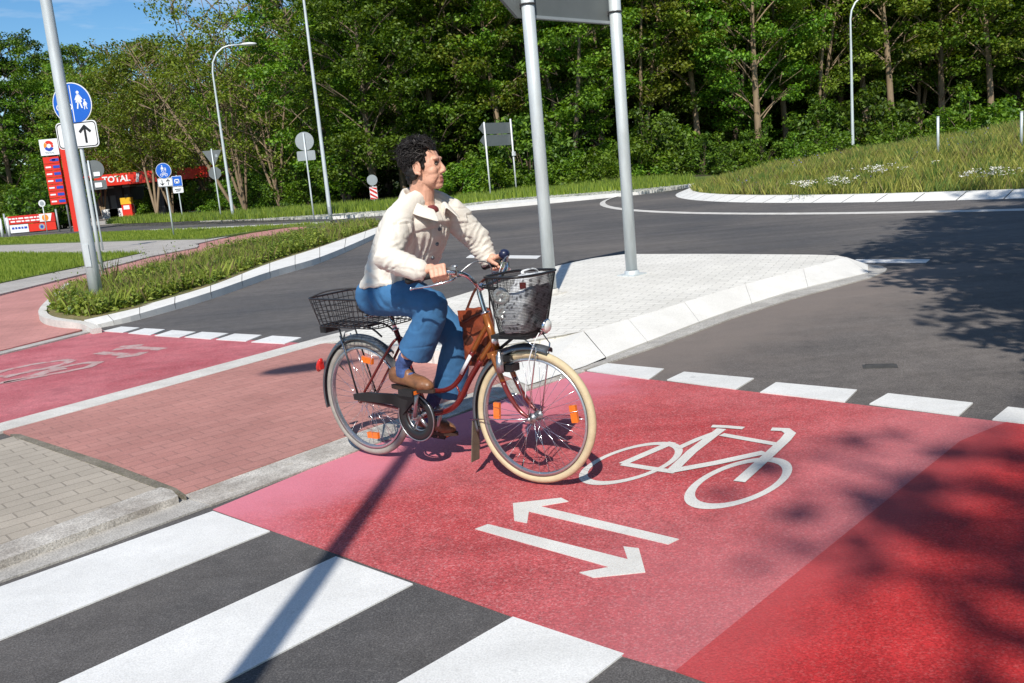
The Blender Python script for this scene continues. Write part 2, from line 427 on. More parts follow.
def link(name, me, parent=None):
    o = bpy.data.objects.new(name, me); col.objects.link(o)
    if parent is not None: o.parent = parent
    return o

def tag(o, label=None, cat=None, group=None, kind=None):
    if label: o['label'] = label
    if cat: o['category'] = cat
    if group: o['group'] = group
    if kind: o['kind'] = kind
    return o

def thing(name, label, cat, loc=(0, 0, 0), rz=0., group=None):
    o = bpy.data.objects.new(name, None); col.objects.link(o)
    o.location = loc; o.rotation_euler = (0, 0, rz); o.empty_display_size = .1
    return tag(o, label, cat, group)

def struct(o, label=None): o['kind'] = 'structure'; return o

def copy_tree(o, parent=None):
    c = o.copy(); col.objects.link(c)
    if parent is not None: c.parent = parent
    for ch in list(o.children): copy_tree(ch, c)
    return c

def remeshed(mb, voxel, smooth=4, fac=.5):
    me = mb.mesh('tmp', ['skin']); o = link('tmp', me)
    r = o.modifiers.new('r', 'REMESH'); r.mode = 'VOXEL'; r.voxel_size = voxel; r.use_smooth_shade = True
    if smooth:
        s = o.modifiers.new('s', 'SMOOTH'); s.iterations = smooth; s.factor = fac
    dg = bpy.context.evaluated_depsgraph_get(); dg.update()
    out = bpy.data.meshes.new_from_object(o.evaluated_get(dg))
    bpy.data.objects.remove(o); bpy.data.meshes.remove(me)
    out.materials.clear()
    return out

def displace(me, fn):
    n = len(me.vertices); co = np.empty(n * 3); no = np.empty(n * 3)
    me.vertices.foreach_get('co', co); me.vertex_normals.foreach_get('vector', no)
    co = co.reshape(-1, 3); no = no.reshape(-1, 3)
    out = np.array([fn(Vector(c), Vector(m)) for c, m in zip(co, no)])
    me.vertices.foreach_set('co', out.ravel()); me.update()

def setmats(me, mats, fn=None):
    for m in mats: me.materials.append(M[m])
    me.polygons.foreach_set('use_smooth', [True] * len(me.polygons))
    if fn:
        me.polygons.foreach_set('material_index', [fn(p.center, p.normal) for p in me.polygons])
    me.update()

def quads_mesh(name, V, mats, mi=None):
    """V: (n,4,3) array of leaf quads -> mesh with one island per leaf"""
    n = len(V); me = bpy.data.meshes.new(name)
    me.vertices.add(n * 4); me.vertices.foreach_set('co', np.asarray(V, dtype=np.float32).ravel())
    me.loops.add(n * 4); me.loops.foreach_set('vertex_index', np.arange(n * 4, dtype=np.int32))
    me.polygons.add(n); me.polygons.foreach_set('loop_start', np.arange(0, n * 4, 4, dtype=np.int32))
    for m in mats: me.materials.append(M[m])
    if mi is not None: me.polygons.foreach_set('material_index', np.asarray(mi, dtype=np.int32))
    me.update(calc_edges=True); me.validate()
    return me

def text_mb(mb, s, o, u, v, h, width=None, mi=0, thick=.01, bold=0.):
    cu = bpy.data.curves.new('t', 'FONT'); cu.body = s; cu.size = 1; cu.align_x = 'CENTER'; cu.align_y = 'CENTER'
    cu.offset = bold; cu.resolution_u = 3
    ob = bpy.data.objects.new('t', cu); col.objects.link(ob)
    dg = bpy.context.evaluated_depsgraph_get(); dg.update()
    me = bpy.data.meshes.new_from_object(ob.evaluated_get(dg))
    co = [w.co.copy() for w in me.vertices]
    x0 = min(c.x for c in co); x1 = max(c.x for c in co); y0 = min(c.y for c in co); y1 = max(c.y for c in co)
    sy = h / (y1 - y0); sx = (width / (x1 - x0)) if width else sy
    o, u, v = Vector(o), Vector(u).normalized(), Vector(v).normalized(); n = u.cross(v)
    mb.add([o + u * ((c.x - (x0 + x1) / 2) * sx) + v * ((c.y - (y0 + y1) / 2) * sy) + n * thick for c in co],
           [tuple(p.vertices) for p in me.polygons], mi, False)
    bpy.data.objects.remove(ob); bpy.data.curves.remove(cu); bpy.data.meshes.remove(me)
# ------------------------------------------------------------------ ground and roads
def slab(name, pts, zt, m, zb=None, pix=True):
    P = gps(pts, zt) if pix else [Vector((p[0], p[1], zt)) for p in pts]
    return struct(MB().slab(P, zt, zt - .06 if zb is None else zb).build(name, m))

RC = Vector((25.5, 31.5, 0)); R_IN, R_AP = 19.2, 21.9      # roundabout centre, island kerb, apron edge

# one ground sheet out to the horizon, dropping nowhere, gently rising far off
mb = MB()
xs = [-900, -300, -120, -60, -30, 0, 30, 60, 120, 300, 900]; ys = [-300, -60, -15, 15, 40, 60, 90, 130, 200, 400, 1200]
vs = [(x, y, -.10) for y in ys for x in xs]; W = len(xs)
mb.add(vs, [(j * W + i, j * W + i + 1, (j + 1) * W + i + 1, (j + 1) * W + i) for j in range(len(ys) - 1) for i in range(W - 1)], 0, False)
struct(mb.build('ground', 'grass_soil'))

road_out = [(-16, -14), (60, -14), (60, 62), (-40, 62), (-40, 30), (-16, 14)]
slab('road', road_out, 0.0, 'asphalt', -.09, pix=False)
slab('entry_lane', [(576, 372), (606, 362), (664, 343), (730, 318), (792, 298), (870, 277), (892, 270.5), (960, 263.2), (1090, 263), (1300, 330), (1300, 465), (1024, 427.5), (800, 399)], .002, 'asphalt_entry', -.02)

# worn, browner asphalt of the entry lane and round the splitter island
slab('worn_asphalt_patch', [(606, 362), (700, 330), (790, 304), (874, 279), (900, 270), (960, 283), (930, 310), (880, 332), (800, 352), (740, 372), (690, 370)], .003, 'asphalt_worn', -.01) if False else None

# near red cycle crossing
A = gp(213, 510); B = gp(624, 657); Bd = (B - A).normalized(); Bx = B + Bd * 3.2
T0 = gp(585, 372); T1 = gp(1024, 426); Td = (T1 - T0).normalized(); Tx = T0 + Td * 4.6
S0, S1, S2 = gp(676, 672), gp(960, 442), gp(1006, 423)
slab('cycle_crossing', [A, gp(353, 452), T0, S2, S1, S0, B], .004, 'red', -.02, pix=False)
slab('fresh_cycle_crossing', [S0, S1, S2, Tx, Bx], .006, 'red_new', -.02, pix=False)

# zebra stripes (paint sheets)
def stripe(name, a, b, da, db, L=5.0):
    a, b = gp(*a), gp(*b); da = (gp(*da) - a).normalized(); db = (gp(*db) - b).normalized()
    P = [a, b, b + db * L, a + da * L]
    return slab(name, P, .006, 'paint', -.01, pix=False)
stripe('zebra_stripe', (213, 512), (270, 532), (0, 588), (0, 641))
stripe('zebra_stripe', (336, 557.5), (413, 585), (62, 683), (225, 683))
stripe('zebra_stripe', (513, 618), (624, 655), (400, 683), (588, 683))

# block markings along both crossings
for q in ([(587, 370), (607, 363), (664, 368.5), (649, 379)], [(667, 379.5), (684, 371.5), (754, 378), (736, 389)],
          [(760, 392), (776, 382), (857, 389.5), (845, 401.5)], [(869.5, 403.5), (888, 393), (973, 402.5), (959, 415)],
          [(992.5, 419), (1008, 406.5), (1100, 417), (1085, 430)]):
    slab('block_marking', q, .010, 'paint', 0)
zs = lambda q: [(x / 2.847, 200 + y / 2.847) for x, y in q]
for q in ([(292, 373), (345, 360), (397, 363), (350, 377)], [(365, 379), (412, 365), (470, 368), (428, 384)],
          [(440, 386), (490, 370), (557, 375), (510, 391)], [(525, 390), (575, 375), (650, 379), (600, 396)],
          [(615, 397), (668, 380), (745, 384), (700, 402)], [(715, 404), (775, 386), (858, 391), (810, 409)]):
    slab('block_marking', zs(q), .010, 'paint', 0)

# lane lines
slab('lane_line', [(855, 259.2), (930, 259.2), (926, 262.6), (862, 262.6)], .006, 'paint', -.01)
slab('lane_line', [(470, 254.8), (541, 255.6), (537, 258.4), (466, 257.6)], .006, 'paint', -.01)
slab('lane_line', [(455, 208.6), (512, 203.9), (516, 204.5), (470, 209)], .006, 'paint', -.01) if False else None

# painted bicycle and arrows, near crossing
def gstroke(mb, pts, w, z):
    P = [Vector((p[0], p[1], 0)) for p in pts]; L = len(P); l = []; r = []
    for i in range(L):
        d0 = (P[i] - P[i - 1]).normalized() if i else (P[1] - P[0]).normalized()
        d1 = (P[i + 1] - P[i]).normalized() if i < L - 1 else d0
        d = (d0 + d1).normalized(); n = Vector((-d.y, d.x, 0)); k = w / 2 / max(.5, d.dot(d1))
        l.append(P[i] + n * k); r.append(P[i] - n * k)
    for i in range(L - 1):
        mb.add([(q.x, q.y, z) for q in (r[i], r[i + 1], l[i + 1], l[i])], [(0, 1, 2, 3)], 0, False)
def gring(mb, c, a, b, w, z, a0=0, a1=360, n=56):
    """ring with conjugate half axes a, b (ground vectors)"""
    for k in range(n):
        t0 = R(a0 + (a1 - a0) * k / n); t1 = R(a0 + (a1 - a0) * (k + 1) / n); q = []
        for t, s in ((t0, 1 - w), (t1, 1 - w), (t1, 1), (t0, 1)):
            p = c + (a * math.cos(t) + b * math.sin(t)) * s; q.append((p.x, p.y, z))
        mb.add(q, [(0, 1, 2, 3)], 0, False)
zb = lambda x, y: gp(560 + x / 3.415, 400 + y / 3.415)
mb = MB()
# wheel ellipses, surveyed by their extreme points
def wheel(mb, cx, cy, ax, ay, by, w, z):
    o = zb(cx, cy); gring(mb, o, (zb(cx + ax, cy + ay) - zb(cx - ax, cy - ay)) / 2, (zb(cx, cy - by) - zb(cx, cy + by)) / 2, w, z)
wheel(mb, 614, 282, 184, -49, 73, .19, .0062)
wheel(mb, 247, 216, 177, -45, 58, .16, .0065)
W_ = .052
for k, (pts, w) in enumerate([([(213, 222), (385, 148)], .05), ([(213, 222), (300, 236), (395, 250)], W_), ([(378, 250), (450, 180), (552, 102)], .055),
                 ([(405, 168), (470, 138), (540, 112)], .04), ([(552, 122), (640, 138), (742, 156)], W_), ([(375, 248), (530, 220), (700, 183)], .058),
                 ([(612, 284), (700, 205), (770, 140), (787, 118), (770, 106), (722, 104)], .058), ([(518, 94), (570, 96), (627, 101)], .05)]):
    gstroke(mb, [zb(*p) for p in pts], w, .0068 + .0003 * k)
struct(mb.build('bicycle_marking', 'paint_mark'))
za = lambda q: [(400 + x / 2.731, 350 + y / 2.731) for x, y in q]
slab('arrow_marking', za([(308, 418), (440, 403), (460, 413), (382, 426), (762, 516), (733, 530), (352, 440), (347, 472), (312, 465)]), .0068, 'paint_mark', .003)
slab('arrow_marking', za([(205, 488), (240, 475), (622, 571), (610, 536), (652, 541), (670, 606), (528, 621), (490, 607), (572, 592)]), .0068, 'paint_mark', .003)

# splitter island: crossing bay (flush) in red and grey pavers, kerb strips
slab('crossing_bay_paving', [(15, 436), (167, 491), (185, 494), (342, 437.5), (520, 375.5), (500, 372), (457, 356), (370, 345.5), (321, 343), (325, 341), (0, 430)], .016, 'brick_red')
fl = [(-90, 452), (0, 440), (15, 436), (160, 487), (0, 545), (-90, 577)]
slab('footway_paving', fl, .036, 'paver_grey')
slab('paving_joint', [(10, 434), (20, 434), (110, 463), (176, 488), (186, 495), (165, 491), (100, 467), (15, 437)], .039, 'joint', .0)
slab('raised_kerb', [(-90, 577), (0, 545), (160, 487), (172, 490), (178, 496), (150, 506), (0, 561), (-90, 594)], .048, 'kerb_old')
slab('gutter_strip', [(-90, 594), (0, 561), (178, 496), (211, 504.5), (100, 546), (0, 581), (-90, 613)], .010, 'gutter')
slab('kerb_strip', [(178, 495), (342, 437.5), (526, 373), (578, 365), (585, 371), (480, 405), (353.5, 451.5), (211, 504.5)], .012, 'kerb_old')
# far strip between bay and far lane
slab('kerb_strip', [(-60, 441), (0, 423), (150, 383), (321, 337), (345, 331), (342, 340), (321, 343.5), (150, 391), (0, 431.5), (-60, 449)], .020, 'kerb')

# white paved part of the splitter island with sloped kerbs
ZI = .13
top = [(584, 331), (642, 315), (714, 293), (790, 272), (846, 257), (838, 255.4), (810, 254.6), (720, 253.8), (626, 254), (590, 258.5), (556, 266), (500, 282.5), (446, 299), (345, 333), (370, 343), (457, 353)]
P = gps(top, ZI)
mb = MB(); mb.slab(P, ZI, -.02)
struct(mb.build('traffic_island', 'paver_light'))
# sloped kerb stones: near side, separate stones with dark joints
outer = [(606, 357), (660, 336.5), (726, 312), (792, 291), (868, 272.5), (868, 264.5)]
inner = [(584, 331), (642, 315), (714, 293), (790, 272), (846, 257), (838, 255.4)]
oo = smooth_path(gps(outer[:5], .02), 10); ii = smooth_path(gps(inner[:5], ZI + .004), 10)
mb = MB(); n = len(oo); step = 8
for k in range(0, n - 1, step):
    e = min(k + step, n - 1); j = 0
    for q in range(k, e):
        a, b, c, d = oo[q].copy(), oo[q + 1].copy(), ii[q + 1].copy(), ii[q].copy()
        if q == e - 1: b = b.lerp(a, .03); c = c.lerp(d, .03)
        mb.add([a, b, c, d, (a.x, a.y, -.03), (b.x, b.y, -.03)], [(0, 1, 2, 3), (4, 5, 1, 0)], 0, False)
e0, e1 = oo[-1], ii[-1]; p0, p1 = gp(868, 264.5, .02), gp(838, 255.4, ZI + .004)
mb.add([e0, p0, p1, e1, (e0.x, e0.y, -.03), (p0.x, p0.y, -.03)], [(0, 1, 2, 3), (4, 5, 1, 0)], 0, False)
a, b, c = gp(606, 357, .02), gp(584, 331, ZI + .004), gp(457, 353, ZI + .002)
d, e, f_ = gp(585, 366, .02), gp(528, 385, .02), gp(457, 357, .02)
b2 = b + (c - b).normalized() * .008; a2 = a + (d - a).normalized() * .008
mb.add([a2, b2, e, d], [(0, 3, 2, 1)], 0, False); mb.add([e, b2, c, f_], [(0, 3, 2, 1)], 0, False)
struct(mb.build('sloped_kerb', 'kerb_white'))
go = [(578, 371), (606, 363), (664, 343.5), (730, 318.5), (792, 298.5), (870, 277.5), (885, 271.5), (887, 268.5), (882, 266), (864, 263.5), (860, 266.5), (868, 268.5), (868, 273), (792, 292), (726, 313), (660, 338), (606, 359), (582, 367)]
slab('gutter_strip', go, .014, 'gutter')

# far lane: red crossing, verge, far cycle path
slab('far_cycle_crossing', [(-120, 385), (0, 351), (95, 328.5), (109, 331.5), (302, 343), (292, 347), (0, 424), (-120, 456)], .004, 'red_far', -.02)
zf = lambda x, y: gp(x / 5.12, 320 + y / 5.12)
mb = MB()
for k, (pts, w) in enumerate([([(835, 152), (720, 145), (620, 143)], .13), ([(598, 157), (640, 138), (735, 130)], .12), ([(500, 170), (600, 177), (700, 184)], .13), ([(738, 167), (692, 184), (598, 195)], .12),
                 ([(-150, 330), (20, 262), (180, 228), (330, 208), (366, 212), (330, 228), (200, 258), (80, 282), (-60, 300)], .10),
                 ([(-60, 340), (120, 300), (300, 248), (440, 222), (505, 221), (450, 245), (300, 275), (160, 300), (20, 325)], .10),
                 ([(160, 300), (240, 270), (340, 250)], .10), ([(20, 300), (160, 262), (300, 246)], .09)]):
    gstroke(mb, [zf(*p) for p in pts], w, .0060 + .0003 * k)
struct(mb.build('bicycle_marking', 'paint_faint'))

ZV = .10
zz = lambda q: [(x / 2.847, 200 + y / 2.847) for x, y in q]
far_path = [(-160, 398), (0, 351.5), (95, 329), (84, 320), (50, 318), (47, 312), (55, 300), (70, 285), (140, 262), (211, 243), (277, 228), (300, 224), (275, 229.5), (200, 243), (197, 247), (150, 256), (88, 272), (0, 294), (-160, 337)]
slab('cycle_path', [(-160, 397), (0, 350.5), (80, 330.2), (92, 326), (130, 304), (300, 235), (310, 223), (275, 228.6), (200, 243), (198, 247), (150, 256), (88, 272), (0, 294), (-160, 337)], .02, 'brick_far')
slab('kerb_strip', [(-120, 386.5), (0, 351.5), (92, 329), (96, 330.3), (0, 354), (-120, 389)], .022, 'gutter')
# verge body and its kerb
verge = [(84, 320), (66, 319), (50, 315), (47, 309), (56, 301), (72, 291), (140, 272), (211, 253), (277, 238), (330, 228), (372, 219), (384, 221), (382, 226), (366, 231), (320, 247), (270, 263), (211, 285.5), (140, 307)]
slab('verge', verge, ZV, 'dry_soil', -.02)
ko = [(105, 330.5), (140, 318), (211, 297.5), (270, 278), (320, 262), (360, 244.5), (384, 233), (396, 226), (396, 221)]
ki = [(84, 320), (140, 306), (211, 285.5), (270, 263), (320, 247), (366, 231), (382, 225.5), (387, 222.5), (386, 220)]
ke = [(97, 324.5), (140, 313.5), (211, 291.8), (270, 271.5), (320, 257), (364, 239), (384, 229.3), (393, 223.5), (393, 219.5)]
O = smooth_path(gps(ko, .0), 6); kz = [.05, .08, .11, .12, .12, .12, .12, .12, .12]
E_ = smooth_path([gp(x, y, z) for (x, y), z in zip(ke, kz)], 6); I = smooth_path([gp(x, y, max(z, .10)) for (x, y), z in zip(ki, kz)], 6)
mb = MB()
for q in range(len(O) - 1):
    e = .06 if q % 3 == 2 else 0
    mb.add([E_[q], E_[q + 1].lerp(E_[q], e), I[q + 1].lerp(I[q], e), I[q], (E_[q].x, E_[q].y, -.02), (E_[q + 1].x, E_[q + 1].y, -.02)], [(0, 1, 2, 3), (4, 5, 1, 0)], 0, False)
mb.add([O[0] - Vector((0, 0, .03)), E_[0], I[0], I[0] - Vector((0, 0, .12))], [(0, 1, 2, 3)], 0, False)
struct(mb.build('verge_kerb', 'kerb_white'))
edge = smooth_path(gps([(96, 325), (84, 321.5), (62, 320), (46, 316), (43, 309), (53, 297.5), (68, 283.5)], .11), 6)
mb = MB(); tmp = MB(); gstroke(tmp, edge, .11, .115)
for k in range(0, len(tmp.v), 4): mb.slab([Vector(q) for q in tmp.v[k:k + 4]], .115 - .045 * max(0, 1 - k / 40), -.02)
struct(mb.build('verge_edging', 'kerb'))
# light strips and grass to the left
slab('footway_strip', [(-160, 323), (0, 283), (88, 265), (140, 253.5), (170, 246.5), (195, 244), (199, 245.2), (197, 247.2), (150, 256.3), (88, 272.5), (0, 294), (-160, 337)], .056, 'paver_foot')
slab('footway', [(-160, 262), (0, 253), (127, 254), (145, 252), (198, 243.3), (230, 236), (205, 239.5), (150, 240.2), (85, 242), (0, 245), (-160, 252)], .053, 'paver_foot')
slab('grass_strip', [(-160, 262), (0, 253), (127, 254.2), (142, 252.6), (88, 264.8), (0, 282.7), (-160, 322)], .075, 'grass_soil')
slab('grass_strip', [(-160, 249), (-160, 246), (0, 237.5), (110, 231.5), (200, 228.5), (330, 222.5), (330, 224), (290, 226.4), (275, 228.3), (230, 235), (205, 239), (150, 240), (85, 242), (0, 245), (-160, 252)], .07, 'grass_soil')
slab('side_road', [(-160, 246), (0, 237.3), (110, 231.3), (200, 228.2), (330, 222.3), (330, 217.5), (256, 219.5), (200, 221), (105, 225), (0, 232.5), (-160, 245)], .04, 'asphalt')
slab('side_kerb', [(150, 230.6), (200, 228.8), (330, 222.8), (330, 221.5), (200, 227.6), (150, 229.6)], .085, 'kerb')
slab('side_kerb', [(200, 221.2), (256, 219.5), (330, 217.6), (330, 216.3), (256, 218.3), (200, 220.2)], .085, 'kerb')

# far footway round the roundabout, with its kerb, and the bank behind
fu = [(256, 217), (330, 213.5), (375, 210.2), (455, 203.6), (512, 197.2), (580, 192.3), (640, 187.8), (672, 185.2), (690, 183.4), (740, 180)]
fd = [(256, 218.6), (330, 216.6), (375, 213), (455, 208.6), (512, 203.6), (580, 197.2), (640, 191.4), (672, 187.4), (690, 184.6), (740, 181)]
U = gps(fu, .16); D = gps(fd, .14)
mb = MB()
for q in range(len(U) - 1):
    mb.add([D[q], D[q + 1], U[q + 1], U[q], (D[q].x, D[q].y, -.02), (D[q + 1].x, D[q + 1].y, -.02)], [(0, 1, 2, 3), (4, 5, 1, 0)], 0, False)
struct(mb.build('far_footway', 'kerb_white'))
bank = []
mb = MB(); b0 = U; b1 = [Vector((p.x * 1.04 - 0.5, p.y * 1.06 + 2.0, .34)) for p in U]; b2 = [Vector((p.x * 1.25 - 2, p.y * 1.5 + 6, .5)) for p in U]
for q in range(len(U) - 1):
    mb.add([b0[q], b0[q + 1], b1[q + 1], b1[q]], [(0, 1, 2, 3)], 0, False)
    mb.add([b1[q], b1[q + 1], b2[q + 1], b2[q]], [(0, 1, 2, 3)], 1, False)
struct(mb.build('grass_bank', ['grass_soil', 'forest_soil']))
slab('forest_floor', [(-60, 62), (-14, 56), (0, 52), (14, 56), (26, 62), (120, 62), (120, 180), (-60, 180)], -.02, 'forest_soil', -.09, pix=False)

# roundabout: apron, its kerb line, sloped white kerb, meadow mound
mb = MB(); n = 120
def circ(r, z, k): a = 2 * math.pi * k / n; return (RC.x + r * math.cos(a), RC.y + r * math.sin(a), z)
for k in range(n):
    mb.add([circ(R_AP - .02, .004, k), circ(R_AP - .02, .004, k + 1), circ(R_IN - .3, .02, k + 1), circ(R_IN - .3, .02, k)], [(3, 2, 1, 0)], 0, False)
struct(mb.build('roundabout_apron', 'asphalt'))
mb = MB()
for k in range(n):
    mb.add([circ(R_AP + .10, .006, k), circ(R_AP + .10, .006, k + 1), circ(R_AP - .10, .028, k + 1), circ(R_AP - .10, .028, k)], [(3, 2, 1, 0)], 0, False)
struct(mb.build('apron_edging', 'kerb'))
mb = MB()
for k in range(n):
    def cc(r, z, t): a = 2 * math.pi * (k + t) / n; return (RC.x + r * math.cos(a), RC.y + r * math.sin(a), z)
    mb.add([cc(R_IN, .02, 0), cc(R_IN, .02, .975), cc(R_IN - .45, .17, .975), cc(R_IN - .45, .17, 0), cc(R_IN - .62, .175, .975), cc(R_IN - .62, .175, 0)], [(3, 2, 1, 0), (5, 4, 2, 3)], 0, False)
struct(mb.build('roundabout_kerb', 'kerb_white'))
def mound_z(x, y):
    r = math.hypot(x - RC.x, y - RC.y) / (R_IN - .6)
    return .13 + 1.30 * max(0, 1 - r * r) + .05 * noise.noise(Vector((x * .35, y * .35, 2)))
mb = MB(); rr = [R_IN - .55, 18, 17, 16, 14.5, 13, 11, 9, 6, 3, .01]
vs = []
for r_ in rr:
    for k in range(n):
        x, y, _ = circ(r_, 0, k); vs.append((x, y, mound_z(x, y)))
mb.add(vs, [(j * n + k, j * n + (k + 1) % n, (j + 1) * n + (k + 1) % n, (j + 1) * n + k) for j in range(len(rr) - 1) for k in range(n)], 0, True)
struct(mb.build('roundabout_mound', 'grass_soil'))

# right-hand verge outside the picture (the trees that shade the road stand on it)
slab('roadside_verge', [(4.9, 6), (3.4, 3), (1.9, -1), (1.9, -14), (60, -14), (60, 5), (25, 2), (16, 4), (9.5, 7), (6.5, 7.4)], .10, 'grass_soil', -.02, pix=False)

# drains
def grate(c, w, d, rz, m):
    mb = MB(); rot = Matrix.Rotation(rz, 3, 'Z')
    mb.box(Vector(c) + Vector((0, 0, .003)), (w, d, .01), rot)
    for k in range(7): mb.box(Vector(c) + rot @ Vector((0, (k - 3) * d / 8, .010)), (w * .86, d * .06, .008), rot, 1)
    o = mb.build('drain_grate', [m, 'galv_dark']); return o
simple_rust = simple('rusty_iron', (.15, .055, .04), .85, .1, .3, 14, .2, 60); M['rust'] = simple_rust
tag(grate(gp(240, 262), 1.5, .6, R(48), 'rust'), 'rusty red brown drain grate in the exit lane by the verge kerb', 'drain grate')
tag(grate(gp(880, 367), .22, .10, R(-18), 'galv_dark'), 'small dark drain cover in the grey entry lane above the block markings', 'drain cover')
# ------------------------------------------------------------------ street furniture
def pole_mb(H, r0, r1, z0=0., n=16):
    return MB().tube([(0, 0, z0), (0, 0, z0 + H * .3), (0, 0, z0 + H * .65), (0, 0, z0 + H)], [r0, r0 + (r1 - r0) * .3, r0 + (r1 - r0) * .65, r1], n)

def street_lamp(label, base, H, arm, az, r0=.075, group=None, head=True, lean=(0, 0)):
    t = thing('street_lamp', label, 'street lamp', base, 0, group)
    d = Vector((math.cos(az), math.sin(az), 0)); rb = r0 * .55
    mb = MB(); P = [(0, 0, -.05), (0, 0, .9), (0, 0, H * .5), (0, 0, H - arm * .75)]
    P += [tuple(Vector((0, 0, H - arm * .75 + arm * .75 * math.sin(a))) + d * (arm * .62 * (1 - math.cos(a)))) for a in (.4, .8, 1.2, 1.5)]
    P += [tuple(Vector((0, 0, H + .02)) + d * arm)]
    mb.tube(P, [r0, r0, r0 * .8, rb, rb, rb, rb * .9, rb * .9, rb * .85], 14)
    mb.build('pole', 'galv', t)
    c = MB(); c.tube([(0, 0, -.02), (0, 0, .05)], [r0 * 1.5, r0 * 1.3], 16); c.build('base_collar', 'galv_dark', t)
    dr = MB(); dr.box(d * 0 + Vector((0, -r0 * .92, .75)), (r0 * .9, r0 * .3, .32)); dr.build('service_door', 'galv', t)
    if head:
        rot = Matrix.Rotation(az, 3, 'Z'); h = MB()
        c0 = Vector((0, 0, H + .02)) + d * (arm + .28)
        h.ell(c0, (.42, .19, .09), rot, 20, 10); ho = h.build('lamp_head', 'lamp_white', t)
        g = MB(); g.ell(c0 - Vector((0, 0, .035)) + d * .06, (.24, .115, .06), rot, 16, 8); g.build('lens', 'lens', ho)
    return t

# big lamp post in the left foreground (head above the picture)
b = gp(98.5, 306, .10)
street_lamp('thick galvanised lamp post rising from the weedy verge, nearest on the left', b, 9.5, 1.3, R(200), .092)
# lamp standing just behind the photographer on the left: its shadow crosses the zebra
street_lamp('street lamp beside the zebra crossing whose long shadow falls under the bicycle', Vector((-1.375, -.35, .0)), 8.65, 1.3, R(194), .066)
street_lamp('tall curved arm street lamp with white head on the grass by the side road', gp(234, 222, .05), 9.0, 1.7, R(12), .085)
street_lamp('straight tall street lamp left of the cyclist behind the verge end', gp(331, 221, .05), 10.8, 1.3, R(20), .085)
p = at(622, 187, 47)
street_lamp('thin curved street lamp seen just behind the right post of the big island sign', (p.x, p.y, 0.1), 8.4, 1.1, R(178), .07)
p = at(853, 155, 50)
street_lamp('slim street lamp with curved arm behind the meadow mound, before the dark wood', (p.x, p.y, .0), 8.75, 1.5, R(8), .085)

def plate_disc(r, y, th=.012, n=40):
    return [(r * math.cos(2 * math.pi * k / n), r * math.sin(2 * math.pi * k / n)) for k in range(n)]
def rrect(w, h, r, n=6):
    o = []
    for cx, cy, a in ((w / 2 - r, h / 2 - r, 0), (-w / 2 + r, h / 2 - r, 90), (-w / 2 + r, -h / 2 + r, 180), (w / 2 - r, -h / 2 + r, 270)):
        for k in range(n + 1): o.append((cx + r * math.cos(R(a + 90 * k / n)), cy + r * math.sin(R(a + 90 * k / n))))
    return o
def strokes(mb, o, u, v, pts, w, th, mi):
    u, v = Vector(u), Vector(v)
    for (a, b) in zip(pts[:-1], pts[1:]):
        a, b = Vector(a), Vector(b); d = (b - a).normalized(); n = Vector((-d.y, d.x)) * w / 2; e = d * w * .3
        mb.prism([tuple(a - n - e), tuple(b - n + e), tuple(b + n + e), tuple(a + n - e)], o, u, v, th, mi)
def disc_at(mb, o, u, v, c, r, th, mi, n=14):
    mb.prism([(c[0] + r * math.cos(2 * math.pi * k / n), c[1] + r * math.sin(2 * math.pi * k / n)) for k in range(n)], o, u, v, th, mi)

def arrows_plate(t, w, h, zc, both=True, y=-.055):
    """white plate with black border, down arrow and up arrow"""
    u, v = Vector((1, 0, 0)), Vector((0, 0, 1)); mb = MB()
    o = Vector((0, y, zc)); mb.prism(rrect(w, h, h * .16), o, u, v, -.012, 0)
    q = o - Vector((0, .003, 0)); nb = rrect(w * .955, h * .92, h * .13)
    k = len(nb)
    for i in range(k):
        j = (i + 1) % k; a, b_ = nb[i], nb[j]
        mb.prism([a, b_, (b_[0] * .965, b_[1] * .94), (a[0] * .965, a[1] * .94)], q, u, v, .003, 1)
    s = h * .30
    strokes(mb, q, u, v, [(w * .2, -s), (w * .2, s * .95)], h * .085, .004, 1)
    strokes(mb, q + Vector((0, -.001, 0)), u, v, [(w * .2 - h * .2, s * .35), (w * .2, s), (w * .2 + h * .2, s * .35)], h * .095, .004, 1)
    strokes(mb, q, u, v, [(-w * .2, s), (-w * .2, -s * .95)], h * .085, .004, 1)
    strokes(mb, q + Vector((0, -.001, 0)), u, v, [(-w * .2 - h * .2, -s * .35), (-w * .2, -s), (-w * .2 + h * .2, -s * .35)], h * .095, .004, 1)
    return mb.build('arrow_plate', ['sign_white', 'sign_black'], t)

def pedestrian(mb, o, u, v, c, h, mi, skirt=False):
    x, y = c
    disc_at(mb, o, u, v, (x, y + h * .42), h * .09, .003, mi)
    if skirt: mb.prism([(x - h * .07, y + h * .3), (x + h * .07, y + h * .3), (x + h * .2, y - h * .15), (x - h * .2, y - h * .15)], o, u, v, .003, mi)
    else: mb.prism([(x - h * .1, y + h * .3), (x + h * .1, y + h * .3), (x + h * .09, y - h * .1), (x - h * .09, y - h * .1)], o, u, v, .003, mi)
    strokes(mb, o, u, v, [(x - h * .05, y - h * .12), (x - h * .13, y - h * .48)], h * .08, .003, mi)
    strokes(mb, o, u, v, [(x + h * .05, y - h * .12), (x + h * .15, y - h * .46)], h * .08, .003, mi)
    strokes(mb, o, u, v, [(x + h * .08, y + h * .24), (x + h * .22, y + h * .02)], h * .06, .003, mi)
    strokes(mb, o, u, v, [(x - h * .08, y + h * .24), (x - h * .2, y + h * .02)], h * .06, .003, mi)
